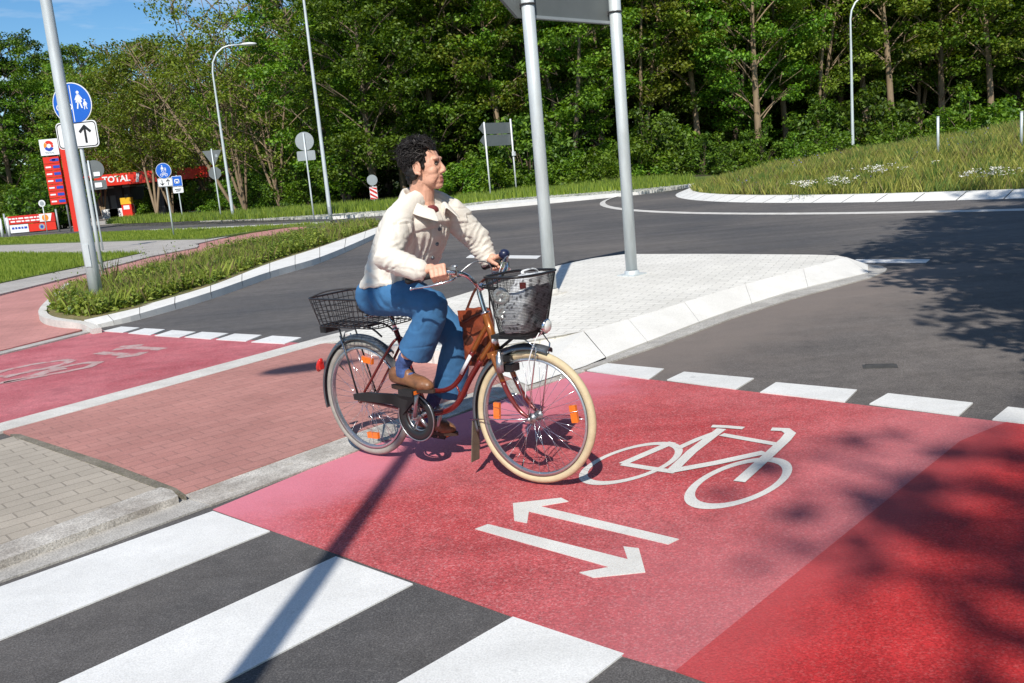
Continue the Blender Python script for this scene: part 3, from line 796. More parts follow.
def bike_pic(mb, o, u, v, c, w, mi, ring=True):
    x, y = c; r = w * .27
    for s in (-1, 1):
        k = 18
        for i in range(k):
            a0, a1 = 2 * math.pi * i / k, 2 * math.pi * (i + 1) / k
            mb.prism([(x + s * w * .4 + r * math.cos(a0), y + r * math.sin(a0)), (x + s * w * .4 + r * math.cos(a1), y + r * math.sin(a1)),
                      (x + s * w * .4 + r * .72 * math.cos(a1), y + r * .72 * math.sin(a1)), (x + s * w * .4 + r * .72 * math.cos(a0), y + r * .72 * math.sin(a0))], o, u, v, .003, mi)
    t = w * .07
    for pts in ([(x - w * .4, y), (x - w * .12, y + w * .36)], [(x - w * .4, y), (x - w * .02, y - w * .02), (x - w * .16, y + w * .42)], [(x - .02 * w, y - .02 * w), (x + w * .27, y + w * .34), (x - w * .13, y + w * .34)],
                [(x + w * .4, y), (x + w * .24, y + w * .46), (x + w * .36, y + w * .5)], [(x - w * .26, y + w * .44), (x - w * .06, y + w * .44)]):
        strokes(mb, o, u, v, pts, t, .003, mi)

# blue shared-path sign behind the big post
yaw = R(-6)
b = gp(105, 287, .08)
D0 = b.y
t = thing('road_sign', 'blue round cycle and pedestrian path sign over a white arrow plate beside the big post', 'road sign', b, yaw)
zt = at(72, 104, D0).z - b.z; xo = at(73.5, 104, D0).x - b.x - .0
pole_mb(zt + .36, .034, .034).build('pole', 'galv', t)
u, v = Vector((1, 0, 0)), Vector((0, 0, 1)); o = Vector((0, -.05, zt)); mb = MB()
rad = .36
mb.prism(plate_disc(rad, 0), o, u, v, -.012, 0)
q = o - Vector((0, .003, 0)); mb.prism(plate_disc(rad * .955, 0), q, u, v, .004, 1)
q = q - Vector((0, .004, 0))
strokes(mb, q, u, v, [(0, -rad * .85), (0, rad * .85)], .014, .003, 0)
pedestrian(mb, q, u, v, (rad * .36, .055), .30, 0, True); pedestrian(mb, q, u, v, (rad * .66, -.03), .17, 0, True)
bike_pic(mb, q, u, v, (-rad * .42, -.05), .22, 0)
mb.build('sign_disc', ['sign_white', 'sign_blue'], t)
zp = at(78, 135, D0).z - b.z
arrows_plate(t, .76, .46, zp)
for z in (zt + .12, zt - .14, zp + .09, zp - .09): MB().box((0, -.022, z), (.10, .05, .03)).build('clamp', 'galv_dark', t)

# thin post with backs of small signs
b = gp(103, 250, .06); Y = b.y
t = thing('road_sign', 'thin sign post seen from behind with a grey round plate and small grey plates', 'road sign', b, R(12))
z1 = at(97, 169, Y).z - b.z
pole_mb(z1 + .3, .03, .03).build('pole', 'galv', t)
o = Vector((.15, .05, z1)); mb = MB(); mb.prism(plate_disc(.30, 0), o, u, v, -.012, 0); mb.build('sign_disc', 'sign_back', t)
mb = MB(); mb.prism(rrect(.6, .3, .05), (.15, .05, z1 - .52), u, v, -.012, 0); mb.build('sign_plate', 'sign_back', t)
for a_, b_, c_ in ((.20, .14, .16), (.22, .16, .52)): MB().prism(rrect(a_, b_, .02), (.2, .02, z1 - c_), u, v, -.012, 0).build('sticker_plate', 'sign_white', t)

# small blue sign further away
b = gp(174, 236, .06); Y = b.y
t = thing('road_sign', 'small blue round path sign over a white arrow plate on the grass strip', 'road sign', b, 0)
z1 = at(167.3, 170.5, Y).z - b.z; zp = at(169, 182, Y).z - b.z
pole_mb(z1 + .3, .032, .032).build('pole', 'galv', t)
o = Vector((0, -.05, z1)); mb = MB(); mb.prism(plate_disc(.31, 0), o, u, v, -.012, 0)
q = o - Vector((0, .004, 0)); mb.prism(plate_disc(.295, 0), q, u, v, .005, 1); q = q - Vector((0, .005, 0))
pedestrian(mb, q, u, v, (-.04, .09), .26, 0, True); pedestrian(mb, q, u, v, (.08, .05), .16, 0, True); bike_pic(mb, q, u, v, (0, -.16), .22, 0)
mb.build('sign_disc', ['sign_white', 'sign_blue'], t)
arrows_plate(t, .60, .34, zp)

b = gp(183.5, 223, .05); Y = b.y
t = thing('road_sign', 'small square blue sign with white symbol and white plate behind the round path sign', 'road sign', b, 0)
z1 = at(179, 181, Y).z - b.z
pole_mb(z1 + .35, .035, .035).build('pole', 'galv', t)
o = Vector((0, -.05, z1)); mb = MB(); mb.prism(rrect(.62, .62, .05), o, u, v, -.012, 0); q = o - Vector((0, .004, 0)); mb.prism(rrect(.57, .57, .04), q, u, v, .005, 1)
q = q - Vector((0, .005, 0)); mb.prism(rrect(.30, .26, .08), q, u, v, .004, 0); mb.prism(rrect(.2, .08, .03), q - Vector((0, .004, .03)) + Vector((0, 0, .06)), u, v, .004, 1); mb.prism(plate_disc(.035, 0, n=12), q - Vector((.08, .004, .06)), u, v, .004, 2); mb.prism(plate_disc(.035, 0, n=12), q - Vector((-.08, .004, .06)), u, v, .004, 2)
mb.build('sign_panel', ['sign_white', 'sign_blue', 'sign_black'], t)
mb = MB(); mb.prism(rrect(.62, .36, .05), (0, -.05, z1 - .52), u, v, -.012, 0); strokes(mb, Vector((0, -.054, z1 - .52)), u, v, [(-.18, .04), (.18, .04)], .05, .003, 1); strokes(mb, Vector((0, -.054, z1 - .52)), u, v, [(-.12, -.06), (.12, -.06)], .05, .003, 1)
mb.build('sign_plate', ['sign_white', 'sign_black'], t)

# yield sign seen from behind
b = gp(222, 223, .05); Y = b.y
t = thing('road_sign', 'grey back of a triangular yield sign above a grey octagonal plate', 'road sign', b, R(8))
z1 = at(216, 150, Y).z - b.z
pole_mb(z1 + .08, .036, .036).build('pole', 'galv', t)
mb = MB(); mb.prism([(-.50, .0), (0, -.86), (.50, .0)], (0, .05, z1), u, v, -.012, 0); mb.build('sign_triangle', 'sign_back', t)
mb = MB(); mb.prism([(.34 * math.cos(R(22.5 + 45 * k)), .34 * math.sin(R(22.5 + 45 * k))) for k in range(8)], (0, .05, z1 - 1.18), u, v, -.012, 0); mb.build('sign_octagon', 'sign_back', t)
mb = MB(); mb.prism(rrect(.12, .16, .02), (.2, .03, z1 - .3), u, v, -.012, 0); mb.build('sticker_plate', 'sign_back_pale', t)

# round sign with plate from behind, left of lamp
b = gp(314.5, 222, .05); Y = b.y
t = thing('road_sign', 'grey back of a round sign over a narrow rectangular plate near the straight lamp', 'road sign', b, R(4))
z1 = at(306.5, 141, Y).z - b.z; z2 = at(307.5, 155.5, Y).z - b.z
pole_mb(z1 + .34, .034, .034).build('pole', 'galv', t)
mb = MB(); mb.prism(plate_disc(.385, 0), (0, .05, z1), u, v, -.012, 0); mb.build('sign_disc', 'sign_back_pale', t)
mb = MB(); mb.prism(rrect(.76, .40, .05), (0, .05, z2), u, v, -.012, 0); mb.build('sign_plate', 'sign_back_pale', t)

# small sign with red and white striped plate
b = gp(375.5, 208.5, .0); Y = b.y; b.z = .12
t = thing('road_sign', 'low round grey sign back above a red and white striped plate', 'road sign', b, 0)
z1 = at(373, 180, Y).z - b.z; z2 = at(374, 193, Y).z - b.z
pole_mb(z1 + .28, .032, .032).build('pole', 'galv', t)
mb = MB(); mb.prism(plate_disc(.30, 0), (0, -.05, z1), u, v, -.012, 0); mb.build('sign_disc', 'sign_back_pale', t)
mb = MB(); mb.prism(rrect(.42, .70, .02), (0, -.05, z2), u, v, -.012, 0)
for k in range(-3, 3):
    y0 = k * .26
    pts = [(-.2, y0 + .17), (.2, y0 - .10 + .0), (.2, y0 + .03), (-.2, y0 + .30)]
    pts = [(a, max(-.34, min(.34, c))) for a, c in pts]
    if abs(pts[0][1] - pts[3][1]) + abs(pts[1][1] - pts[2][1]) > .02: mb.prism(pts, (0, -.053, z2), u, v, .004, 1)
mb.build('striped_plate', ['sign_white', 'sign_red'], t)

# direction sign with two posts on the far bank, seen from behind
b0 = gp(491, 200, .16); b1 = at(517, 197.5, b0.y + 1.5); b1.z = .16
d = (b1 - b0); L = math.hypot(d.x, d.y); an = math.atan2(d.y, d.x)
t = thing('direction_sign', 'two grey arrow boards on twin posts at the wood edge, seen from behind', 'direction sign', b0, an)
z1 = at(485, 122, b0.y).z - .16
for x in (0, L):
    mb = MB(); mb.tube([(x, 0, -.1), (x, 0, z1 + .0 if x == 0 else z1 + .12)], .04, 12); mb.build('post', 'lamp_white', t)
for k in range(2):
    zc = z1 - .30 - k * .56; mb = MB()
    mb.prism([(-.02 - .30, 0), (-.02, -.26), (L + .18, -.26), (L + .18, .26), (-.02, .26)], (0, .06, zc), u, v, -.03, 0); mb.build('arrow_board', 'sign_back', t)
mb = MB(); mb.box((L, -.03, z1 - 1.55), (.16, .1, .2)); mb.build('junction_box', 'lamp_white', t)

# large direction sign on the traffic island, board cropped by the picture's top edge
b0 = gp(551, 294, ZI); b1 = gp(632, 275, ZI)
d = b1 - b0; L = math.hypot(d.x, d.y); an = math.atan2(d.y, d.x)
t = thing('direction_sign', 'large grey board on two thick galvanised posts on the white island', 'direction sign', b0, an)
zb0 = at(530, 16, b0.y).z - ZI
for x in (0, L):
    mb = MB(); mb.tube([(x, 0, 0), (x, 0, 2), (x, 0, zb0 + 1.5)], .07, 20); po = mb.build('post', 'galv', t)
    mb = MB(); mb.box((x, 0, .008), (.26, .26, .016))
    mb.lathe([(.095, .0), (.09, .04), (.072, .05)], (x, 0, .012)); mb.build('base_plate', 'kerb' if x == 0 else 'galv', po)
    mb = MB()
    for z in (zb0 + .12, zb0 + .75, zb0 + 1.3):
        mb = MB(); mb.ring((x, 0, z), .076, .01, (0, 0, 1), 24, 8); mb.box((x, .085, z), (.05, .05, .05)); mb.build('clamp', 'galv_dark', po)
mb = MB(); mb.prism([(-.85, .62), (-.06, 0), (L + .04, -.0), (L + .04, 1.25), (-.06, 1.25)], (0, .10, zb0), u, v, -.04, 0)
bo = mb.build('sign_board', 'sign_back', t)
for z in (.012, .66): MB().box(((L - .02) / 2, .07, zb0 + z), (L, .03, .03)).build('rail', 'sign_back_pale', bo)

# marker posts on the meadow
for (px_, py_, Y, lab) in ((938, 134, 27, 'short grey marker post standing in the meadow on the roundabout mound'), (1021.5, 125, 25, 'short grey marker post at the right edge of the meadow')):
    p = at(px_, py_, Y); z0 = mound_z(p.x, p.y)
    o = MB().tube([(0, 0, 0), (0, 0, at(px_, 117 if px_ < 1000 else 112, Y).z - z0)], .036, 12).tube([(0, 0, at(px_, 117 if px_ < 1000 else 112, Y).z - z0), (0, 0, at(px_, 117 if px_ < 1000 else 112, Y).z - z0 + .02)], .042, 12).build('marker_post', 'galv'); o.location = (p.x, p.y, z0)
    tag(o, lab, 'marker post')

# ------------------------------------------------------------------ filling station (far left)
YS = 98.
t = thing('filling_station_canopy', 'long red filling station canopy with white lettering on dark columns', 'canopy', at(146, 220, YS), R(0))
t.location.z = 0
bx = t.location.x
L0, L1 = at(66, 178, YS).x - bx, at(216, 178, YS).x - bx
zt, zb_ = at(140, 171.5, YS).z, at(140, 183.0, YS).z
mb = MB(); mb.prism(rrect(L1 - L0, zt - zb_, .4), ((L0 + L1) / 2, 0, (zt + zb_) / 2), u, v, -6.5, 0); ro = mb.build('canopy_roof', 'station_red', t)
mb = MB(); xt = at(115.5, 174.5, YS).x - bx; text_mb(mb, 'TOTAL', (xt, -.0, (zt + zb_) / 2 + .05), u, v, .66, 2.9, 0, .03, .03); mb.build('lettering', 'sign_white', ro)
mb = MB(); xk = at(137, 174, YS).x - bx; mb.prism([(-.25, -.45), (.05, -.45), (.28, .5), (-.02, .5)], (xk, -.02, (zt + zb_) / 2), u, v, .03, 0); mb.build('stripe', 'sign_white', ro)
for x in (at(108, 190, YS).x - bx, at(150, 190, YS).x - bx, at(190, 190, YS).x - bx):
    mb = MB(); mb.box((x, 3, zb_ / 2), (.75, .9, zb_)); mb.build('column', 'station_dark', t)
def pump(px_, Y, lab, cols):
    p = at(px_, 215, Y)
    t = thing('fuel_pump', lab, 'fuel pump', (p.x, p.y, 0))
    mb = MB(); mb.box((0, 0, .75), (1.0, .6, 1.3)); mb.build('housing', cols[0], t)
    mb = MB(); mb.box((0, 0, 1.75), (1.06, .64, .66)); mb.build('head', cols[1], t)
    mb = MB(); mb.box((0, -.31, 1.1), (.6, .03, .4)); mb.build('display', 'sign_white', t)
    mb = MB(); mb.box((0, 0, .05), (1.3, .9, .1)); mb.build('plinth', 'kerb', t)
    mb = MB(); mb.tube(smooth_path([(.5, -.1, 1.5), (.75, -.15, 1.2), (.7, -.15, .5), (.52, -.1, .8)], 5), .035, 8); mb.build('hose', 'black_matt', t)
pump(129, 96, 'red fuel pump with yellow top beside the canopy, left of the bare trunks', ('station_red', 'sign_yellow'))
pump(197.5, 99, 'red and yellow fuel pump half hidden under the far canopy end', ('station_red', 'sign_yellow'))
for px_, w, lab in ((112, 1.7, 'white low block under the canopy, left one'), (122.5, 2.2, 'white low block under the canopy, right one nearest the yellow pump')):
    p = at(px_, 215, 97); o = MB().box((0, 0, .55), (w, .8, .9)).box((0, 0, 1.03), (w * .96, .72, .06)).build('forecourt_block', 'sign_white'); o.location = (p.x, p.y, 0)
    tag(o, lab, 'block')
p = at(119, 212, 103); t = thing('shop_building', 'small dark glazed kiosk building behind the pumps', 'kiosk', (p.x, p.y, 0))
mb = MB(); mb.box((0, 0, 1.6), (4.6, 4, 3.2)); mb.build('wall', 'station_dark', t)
for k in range(4):
    mb = MB(); mb.box((-1.65 + k * 1.1, -2.02, 1.5), (.85, .06, 1.9)); mb.build('window', 'sign_back', t)
mb = MB(); mb.box((0, 0, 3.3), (4.9, 4.3, .2)); mb.build('roof', 'sign_back_pale', t)
slab('forecourt', [(-40, 243), (0, 231.6), (105, 224.2), (150, 221), (150, 215.6), (60, 217.5), (0, 222), (-40, 226)], .03, 'paver_foot')

# price totem
Yt = 60.
b = at(82, 237, Yt); b.z = 0.
t = thing('price_sign', 'tall red price totem with white logo panel and red price rows', 'price sign', b, 0)
X = lambda x, y: at(x, y, Yt).x - b.x
Z = lambda x, y: at(x, y, Yt).z
xr0, xr1 = -.42, .42
zt = Z(62, 138)
mb = MB(); mb.box((-.02, 0, zt / 2), (.70, .35, zt)); mb.build('upright', 'station_red', t)
mb = MB(); mb.tube([(-.62, 0, 0), (-.62, 0, zt - 1.0)], .06, 10); mb.build('side_post', 'sign_back_pale', t)
xl = -1.5 + .0
mb = MB(); mb.box((-1.02, 0, zt - .5), (1.16, .3, 1.0)); lp = mb.build('logo_panel', 'sign_white', t)
lo = Vector((-1.02, -.153, zt - .42)); mb = MB()
def arcpoly(r0, r1, a0, a1, k=8):
    return [(r1 * math.cos(R(a0 + (a1 - a0) * i / k)), r1 * math.sin(R(a0 + (a1 - a0) * i / k))) for i in range(k + 1)] + [(r0 * math.cos(R(a1 - (a1 - a0) * i / k)), r0 * math.sin(R(a1 - (a1 - a0) * i / k))) for i in range(k + 1)]
mb.prism(arcpoly(.14, .32, 20, 130), lo, u, v, .01, 0); mb.prism(arcpoly(.14, .32, 135, 200), lo, u, v, .01, 1); mb.prism(arcpoly(.14, .32, 205, 330), lo, u, v, .01, 2); mb.prism(arcpoly(.14, .28, -25, 15), lo, u, v, .01, 0)
text_mb(mb, 'TOTAL', lo - Vector((0, 0, .42)), u, v, .11, .6, 3, .012, .02)
mb.build('logo', ['station_red', 'logo_orange', 'logo_blue', 'sign_back_pale'], lp)
zc = zt - 1.08
for k in range(7):
    mb = MB(); mb.box((-1.05, 0, zc - .22 - k * .43), (1.0, .26, .40)); pr = mb.build('price_row', 'station_red', t)
    mb = MB(); mb.box((-1.05 - (.24 if k else -.1), -.135, zc - .22 - k * .43), (.34, .02, .09), mi=0 if k else 1); mb.box((-1.05 + .27, -.135, zc - .22 - k * .43), (.42, .02, .17), mi=1); mb.build('price_strip', ['sign_white', 'logo_blue'], pr)

# red and white banner on posts
Yb = 62.
b = at(30, 232, Yb); b.z = 0.
t = thing('banner_fence', 'low red and white advertising banner stretched between posts before dark bushes', 'banner', b, 0)
X = lambda x: at(x, 222, Yb).x - b.x
x0, x1 = X(7), X(56); zz1, zz0 = at(30, 214.5, Yb).z, at(30, 231.8, Yb).z
zz0 = max(.08, zz0); Hb = (zz1 - zz0); w = x1 - x0; xc = (x0 + x1) / 2
mb = MB(); mb.box((xc, 0, zz0 + Hb * .75), (w, .03, Hb * .48)); up = mb.build('upper_banner', 'sign_red', t)
mb = MB()
rr_ = random.Random(4)
for row in range(2):
    x = x0 + .15 + .1 * row
    while x < x0 + w * .64:
        l = rr_.uniform(.10, .34); mb.box((x + l / 2, -.02, zz0 + Hb * (.83 - .17 * row)), (l, .012, Hb * .085)); x += l + rr_.uniform(.05, .09)
mb.build('lettering', 'sign_white', up)
mb = MB(); mb.box((x0 + w * .82, -.02, zz0 + Hb * .75), (w * .28, .012, Hb * .44)); mb.build('picture_field', 'sign_white', up)
mb = MB(); mb.prism(plate_disc(.22, 0, n=20), (x0 + w * .80, -.028, zz0 + Hb * .74), u, v, .006, 0); mb.prism([(.1, -.3), (.42, -.3), (.42, .2), (.3, .32)], (x0 + w * .86, -.028, zz0 + Hb * .75), u, v, .006, 1); mb.build('picture', ['logo_orange', 'sign_red'], up)
mb = MB(); mb.box((x0 + w * .22, 0, zz0 + Hb * .24), (w * .40, .03, Hb * .46)); lw = mb.build('white_banner', 'sign_white', t)
mb = MB(); x = x0 + w * .08
while x < x0 + w * .36:
    l = rr_.uniform(.12, .2); mb.box((x + l / 2, -.02, zz0 + Hb * .28), (l, .012, Hb * .12)); x += l + .06
mb.build('lettering', 'logo_blue', lw)
mb = MB(); mb.box((x0 + w * .71, 0, zz0 + Hb * .24), (w * .56, .03, Hb * .46)); lr = mb.build('red_banner', 'station_red', t)
mb = MB(); mb.prism(plate_disc(.2, 0, n=20), (x0 + w * .70, -.02, zz0 + Hb * .24), u, v, .006, 0); mb.prism(plate_disc(.1, 0, n=16), (x0 + w * .70, -.028, zz0 + Hb * .24), u, v, .006, 1); mb.build('emblem', ['sign_back_pale', 'logo_blue'], lr)
for x in (x0 - .12, x1 + .12):
    mb = MB(); mb.tube([(x, 0, 0), (x, 0, zz1 + .2)], .06, 10); mb.build('post', 'sign_back_pale', t)
b = at(47.5, 233, 57); b.z = .05
t = thing('road_sign', 'small round white sign on a thin post in front of the banner', 'road sign', b, 0)
z1 = at(44.5, 204, 57).z
mb = MB(); mb.tube([(0, 0, -.05), (0, 0, z1)], .03, 8); mb.build('pole', 'galv', t)
mb = MB(); mb.prism(plate_disc(.21, 0, n=24), (0, -.04, z1), u, v, -.012, 0); mb.prism(plate_disc(.13, 0, n=24), (0, -.044, z1), u, v, .004, 1); mb.build('sign_disc', ['lamp_white', 'sign_back_pale'], t)
for k, (px_, py_) in enumerate(((2, 232), (9, 231))):
    p = at(px_, py_, 60); p.z = 0
    o = MB().tube([(0, 0, 0), (0, 0, 1.25)], .09, 12).ell((0, 0, 1.25), (.09, .09, .05)).build('bollard', 'lamp_white'); o.location = p
    tag(o, ('pale bollard at the left picture edge beside the banner', 'pale bollard close to the left banner post')[k], 'bollard')
# ------------------------------------------------------------------ vegetation
def leaf_quads(rng, C, size, up=.5, out=None, aspect=.5):
    """rhombic leaves at points C (n,3), lengths size (n,)"""
    n = len(C)
    nrm = rng.normal(size=(n, 3)); nrm[:, 2] = np.abs(nrm[:, 2]) + up
    if out is not None: nrm += out
    nrm /= np.linalg.norm(nrm, axis=1, keepdims=True)
    a = rng.normal(size=(n, 3)); u = a - nrm * (a * nrm).sum(1, keepdims=True); u /= np.linalg.norm(u, axis=1, keepdims=True)
    w = np.cross(nrm, u); s = size[:, None]
    tip = nrm * s * -.12
    return np.stack([C - u * s * .5 + tip, C + w * s * aspect * .5, C + u * s * .5 + tip, C - w * s * aspect * .5], axis=1)

def tree_meshes(seed, H, base, rad, nclump, nleaf, leaf, mats, trunk_r, bark, lean=(0, 0), forks=1, csize=(1.0, 1.75), fill=.45, flat=.48, bare=0., shape=1.):
    """returns (trunk mesh, crown mesh); crown = leaf clumps on limb ends"""
    rng = np.random.default_rng(seed); r = random.Random(seed)
    tb = MB(); C = []; OUT = []; S = []
    stems = []
    for f in range(forks):
        a = r.uniform(0, 6.28); sp = 0 if forks == 1 else r.uniform(.12, .26)
        P = []
        for k in range(8):
            t = k / 7; h = H * .93 * t
            P.append(Vector((lean[0] * h + math.cos(a) * sp * h + .25 * math.sin(t * 5 + seed) * t, lean[1] * h + math.sin(a) * sp * h + .25 * math.cos(t * 4 + seed * 2) * t, h)))
        stems.append(P)
        k0 = trunk_r if forks == 1 else trunk_r * .75
        P2 = [P[0] - Vector((0, 0, .4))] + P
        tb.tube(smooth_path(P2, 3), [k0 * 1.35, k0, k0 * .92, k0 * .8, k0 * .66, k0 * .5, k0 * .34, k0 * .2, .03], 9)
    for c in range(nclump):
        st = stems[c % forks]
        t = base / H + (1 - base / H) * (c + r.random()) / nclump
        q = min(6.99, t * 7); i = int(q); s0 = st[i].lerp(st[min(i + 1, 7)], q - i)
        rel = (t - base / H) / (1 - base / H)
        rr = rad * (math.sin(math.pi * min(1, (.16 + rel * .80)) ** shape) ** .7) * math.sqrt(r.uniform(fill, 1))
        a = c * 2.4 + r.uniform(-.7, .7)
        if forks > 1: rr *= .75
        end = s0 + Vector((math.cos(a) * rr, math.sin(a) * rr, r.uniform(-.1, .55) * rr * .5))
        low = s0 - Vector((0, 0, rr * .55)); low.z = max(low.z, .8)
        mid = low.lerp(end, .5) + Vector((0, 0, .12 * rr))
        if c % 2 == 0 or forks > 2: tb.tube(smooth_path([low, mid, end], 3), [max(.03, trunk_r * .22), .036, .012], 6)
        for _ in range(3):
            a2 = r.uniform(0, 6.28); tb.tube([mid, mid.lerp(end, .6) + Vector((math.cos(a2), math.sin(a2), .5)) * csize[0] * .7], [.028, .010], 4)
        if r.random() < bare: continue
        cs = r.uniform(*csize); n = int(nleaf * (cs / csize[1]) ** 2)
        d = rng.normal(size=(n, 3)); d /= np.linalg.norm(d, axis=1, keepdims=True)
        # lumpy clump: several twigs inside the clump
        nt_ = 7; tw = rng.normal(size=(nt_, 3)); tw /= np.linalg.norm(tw, axis=1, keepdims=True)
        tw *= rng.uniform(.45, .95, size=(nt_, 1))
        pk = rng.integers(0, nt_, n); p = tw[pk] + d * rng.uniform(0, 1, size=(n, 1)) ** .5 * .50
        p *= np.array([cs, cs, cs * flat])
        C.append(p + np.array(end)); OUT.append(d * .5); S.append(rng.uniform(.7, 1.25, n) * leaf)
    C = np.concatenate(C); OUT = np.concatenate(OUT); S = np.concatenate(S)
    V = leaf_quads(rng, C, S, .45, OUT, .62)
    cm = quads_mesh('crown', V, mats[:1] if len(mats) == 1 else mats, None if len(mats) == 1 else (rng.random(len(V)) < .3).astype(int))
    return tb.mesh('trunk', [bark]), cm

def place(meshes, name, label, cat, p, s=1., rz=0., group=None, sz=None):
    t = thing(name, label, cat, p, rz, group); t.scale = (s, s, sz or s)
    link('trunk', meshes[0], t); link('crown', meshes[1], t); return t

T = {}
T['a'] = tree_meshes(11, 17, 2.4, 4.6, 58, 544, 0.228, ['leaf_mid'], .26, 'bark')
T['b'] = tree_meshes(12, 18, 3.6, 4.4, 54, 544, 0.228, ['leaf_mid', 'leaf_bright'], .24, 'bark_pale')
T['c'] = tree_meshes(13, 16, 1.6, 4.8, 60, 544, 0.243, ['leaf_bright', 'leaf_mid'], .28, 'bark', forks=2)
T['d'] = tree_meshes(14, 19, 6.0, 3.8, 44, 544, 0.228, ['leaf_olive', 'leaf_mid'], .22, 'bark_pale', lean=(-.05, 0))
T['e'] = tree_meshes(15, 17, 5.0, 4.0, 42, 495, 0.213, ['leaf_olive'], .20, 'bark_pale', lean=(.06, 0), forks=2)
T['f'] = tree_meshes(16, 18, 1.2, 5.2, 70, 544, 0.258, ['leaf_dark'], .3, 'bark')
T['s'] = tree_meshes(17, 15, 3.4, 4.6, 56, 190, .21, ['leaf_olive'], .14, 'bark_pale', forks=4, csize=(.9, 1.6), bare=.05, flat=.7)
T['t'] = tree_meshes(18, 14, 4.3, 4.2, 60, 330, .23, ['leaf_olive', 'leaf_mid'], .14, 'bark_pale', forks=3, csize=(1., 1.7), bare=.02, flat=.7)
T['l'] = tree_meshes(19, 15, 5.5, 3.2, 30, 110, .22, ['leaf_olive'], .2, 'bark_pale', lean=(-.36, 0), forks=2, bare=.2)

def bush_meshes(seed, H, rad, n, leaf, mats):
    rng = np.random.default_rng(seed); r = random.Random(seed); tb = MB(); C = []; O = []; S = []
    for k in range(n):
        a = r.uniform(0, 6.28); q = rad * math.sqrt(r.random()); h = H * r.uniform(.15, 1) * (1 - .45 * (q / rad) ** 2)
        e = Vector((math.cos(a) * q, math.sin(a) * q, h)); tb.tube(smooth_path([(e.x * .1, e.y * .1, -.1), (e.x * .5, e.y * .5, h * .6), e], 3), [.04, .02, .008], 5)
        m = 85; d = rng.normal(size=(m, 3)); d /= np.linalg.norm(d, axis=1, keepdims=True)
        cs = r.uniform(.4, .75) * min(1, H / 2.2); p = d * rng.uniform(.2, 1, size=(m, 1)) ** .6 * np.array([cs, cs, cs * .65])
        C.append(p + np.array(e)); O.append(d * .4); S.append(rng.uniform(.6, 1.3, m) * leaf)
    C = np.concatenate(C); C[:, 2] = np.maximum(C[:, 2], .05)
    V = leaf_quads(rng, C, np.concatenate(S), .4, np.concatenate(O), .6)
    return tb.mesh('stems', ['bark']), quads_mesh('foliage', V, mats, (rng.random(len(V)) < .35).astype(int) if len(mats) > 1 else None)
B = {}
B['a'] = bush_meshes(31, 3.2, 2.0, 46, .24, ['leaf_mid', 'leaf_bright'])
B['b'] = bush_meshes(32, 2.0, 1.9, 36, .20, ['leaf_bright', 'leaf_mid'])
B['c'] = bush_meshes(33, 4.2, 2.2, 60, .26, ['leaf_mid', 'leaf_dark'])
def bush(k, label, p, s, rz, group=None):
    t = thing('bush', label, 'bush', p, rz, group); t.scale = (s, s, s * rnd.uniform(.85, 1.15))
    link('stems', B[k][0], t); link('foliage', B[k][1], t); return t

GW = 'deciduous trees of the dense wood behind the roundabout'
LW = 'leafy green tree standing among many in the dense dark wood behind the road'
def wood(px_, Y, k, s=1., lab=LW, grp=GW, z=.0):
    p = at(px_, 170, Y); p.z = z
    return place(T[k], 'deciduous_tree', lab, 'tree', p, s, rnd.uniform(0, 6.28) if k in 'abcf' else rnd.uniform(-.5, .5), grp, s * rnd.uniform(.93, 1.1))
# front row of the wood, left to right (pixel column, distance, kind)
front = [(344, 60, 'c', .95), (372, 57, 'a', .95), (402, 60, 'b', 1), (436, 58, 'a', 1), (470, 61, 'c', 1), (505, 57, 'd', .95), (538, 60, 'a', .95), (572, 56, 'c', .9),
         (603, 60, 'b', 1), (640, 59, 'e', 1.05), (668, 63, 'a', 1), (700, 60, 'd', 1), (730, 64, 'c', .95), (760, 58, 'b', .95), (788, 63, 'd', 1), (815, 60, 'e', 1), (842, 66, 'b', 1),
         (868, 62, 'd', 1.), (893, 60, 'd', 1.05), (915, 65, 'e', 1), (942, 62, 'b', 1), (968, 66, 'a', 1), (992, 60, 'd', 1), (1020, 63, 'c', 1), (1052, 60, 'b', 1), (1085, 62, 'a', 1)]
for px_, Y, k, s in front: wood(px_, Y, k, s)
kk = 'abfdcfaebf'
for i, px_ in enumerate(range(330, 1110, 27)): wood(px_ + rnd.uniform(-8, 8), rnd.uniform(67, 74), kk[i % 10], rnd.uniform(.95, 1.12))
for i, px_ in enumerate(range(320, 1120, 30)): wood(px_ + rnd.uniform(-8, 8), rnd.uniform(78, 90), 'fcafb'[i % 5], rnd.uniform(1.0, 1.2))
# undergrowth along the edge
GB = 'bushes of the undergrowth along the wood edge'; LB = 'low leafy bush in the undergrowth along the dark wood edge'
for i in range(64):
    if rnd.random() < (.12 if i < 30 else .42): continue
    px_ = 335 + i * 11.6 + rnd.uniform(-5, 5); Y = rnd.uniform(50, 58)
    if px_ < 450: Y += 8
    if px_ < 445 and i % 2: continue
    p = at(px_, 170, Y); p.z = .3 if px_ < 700 else 0
    bush('abcab'[i % 5], LB, p, rnd.uniform(.5, 1.15), rnd.uniform(0, 6.28), GB)
for px_, Y, s in ((452, 47, .9), (468, 48, 1.1), (560, 49, .8), (592, 48, .9), (500, 50, .7), (640, 50, .9), (668, 52, 1.), (536, 50, .7)):
    p = at(px_, 190, Y); p.z = .3; bush('b', LB, p, s, rnd.uniform(0, 6.28), GB)

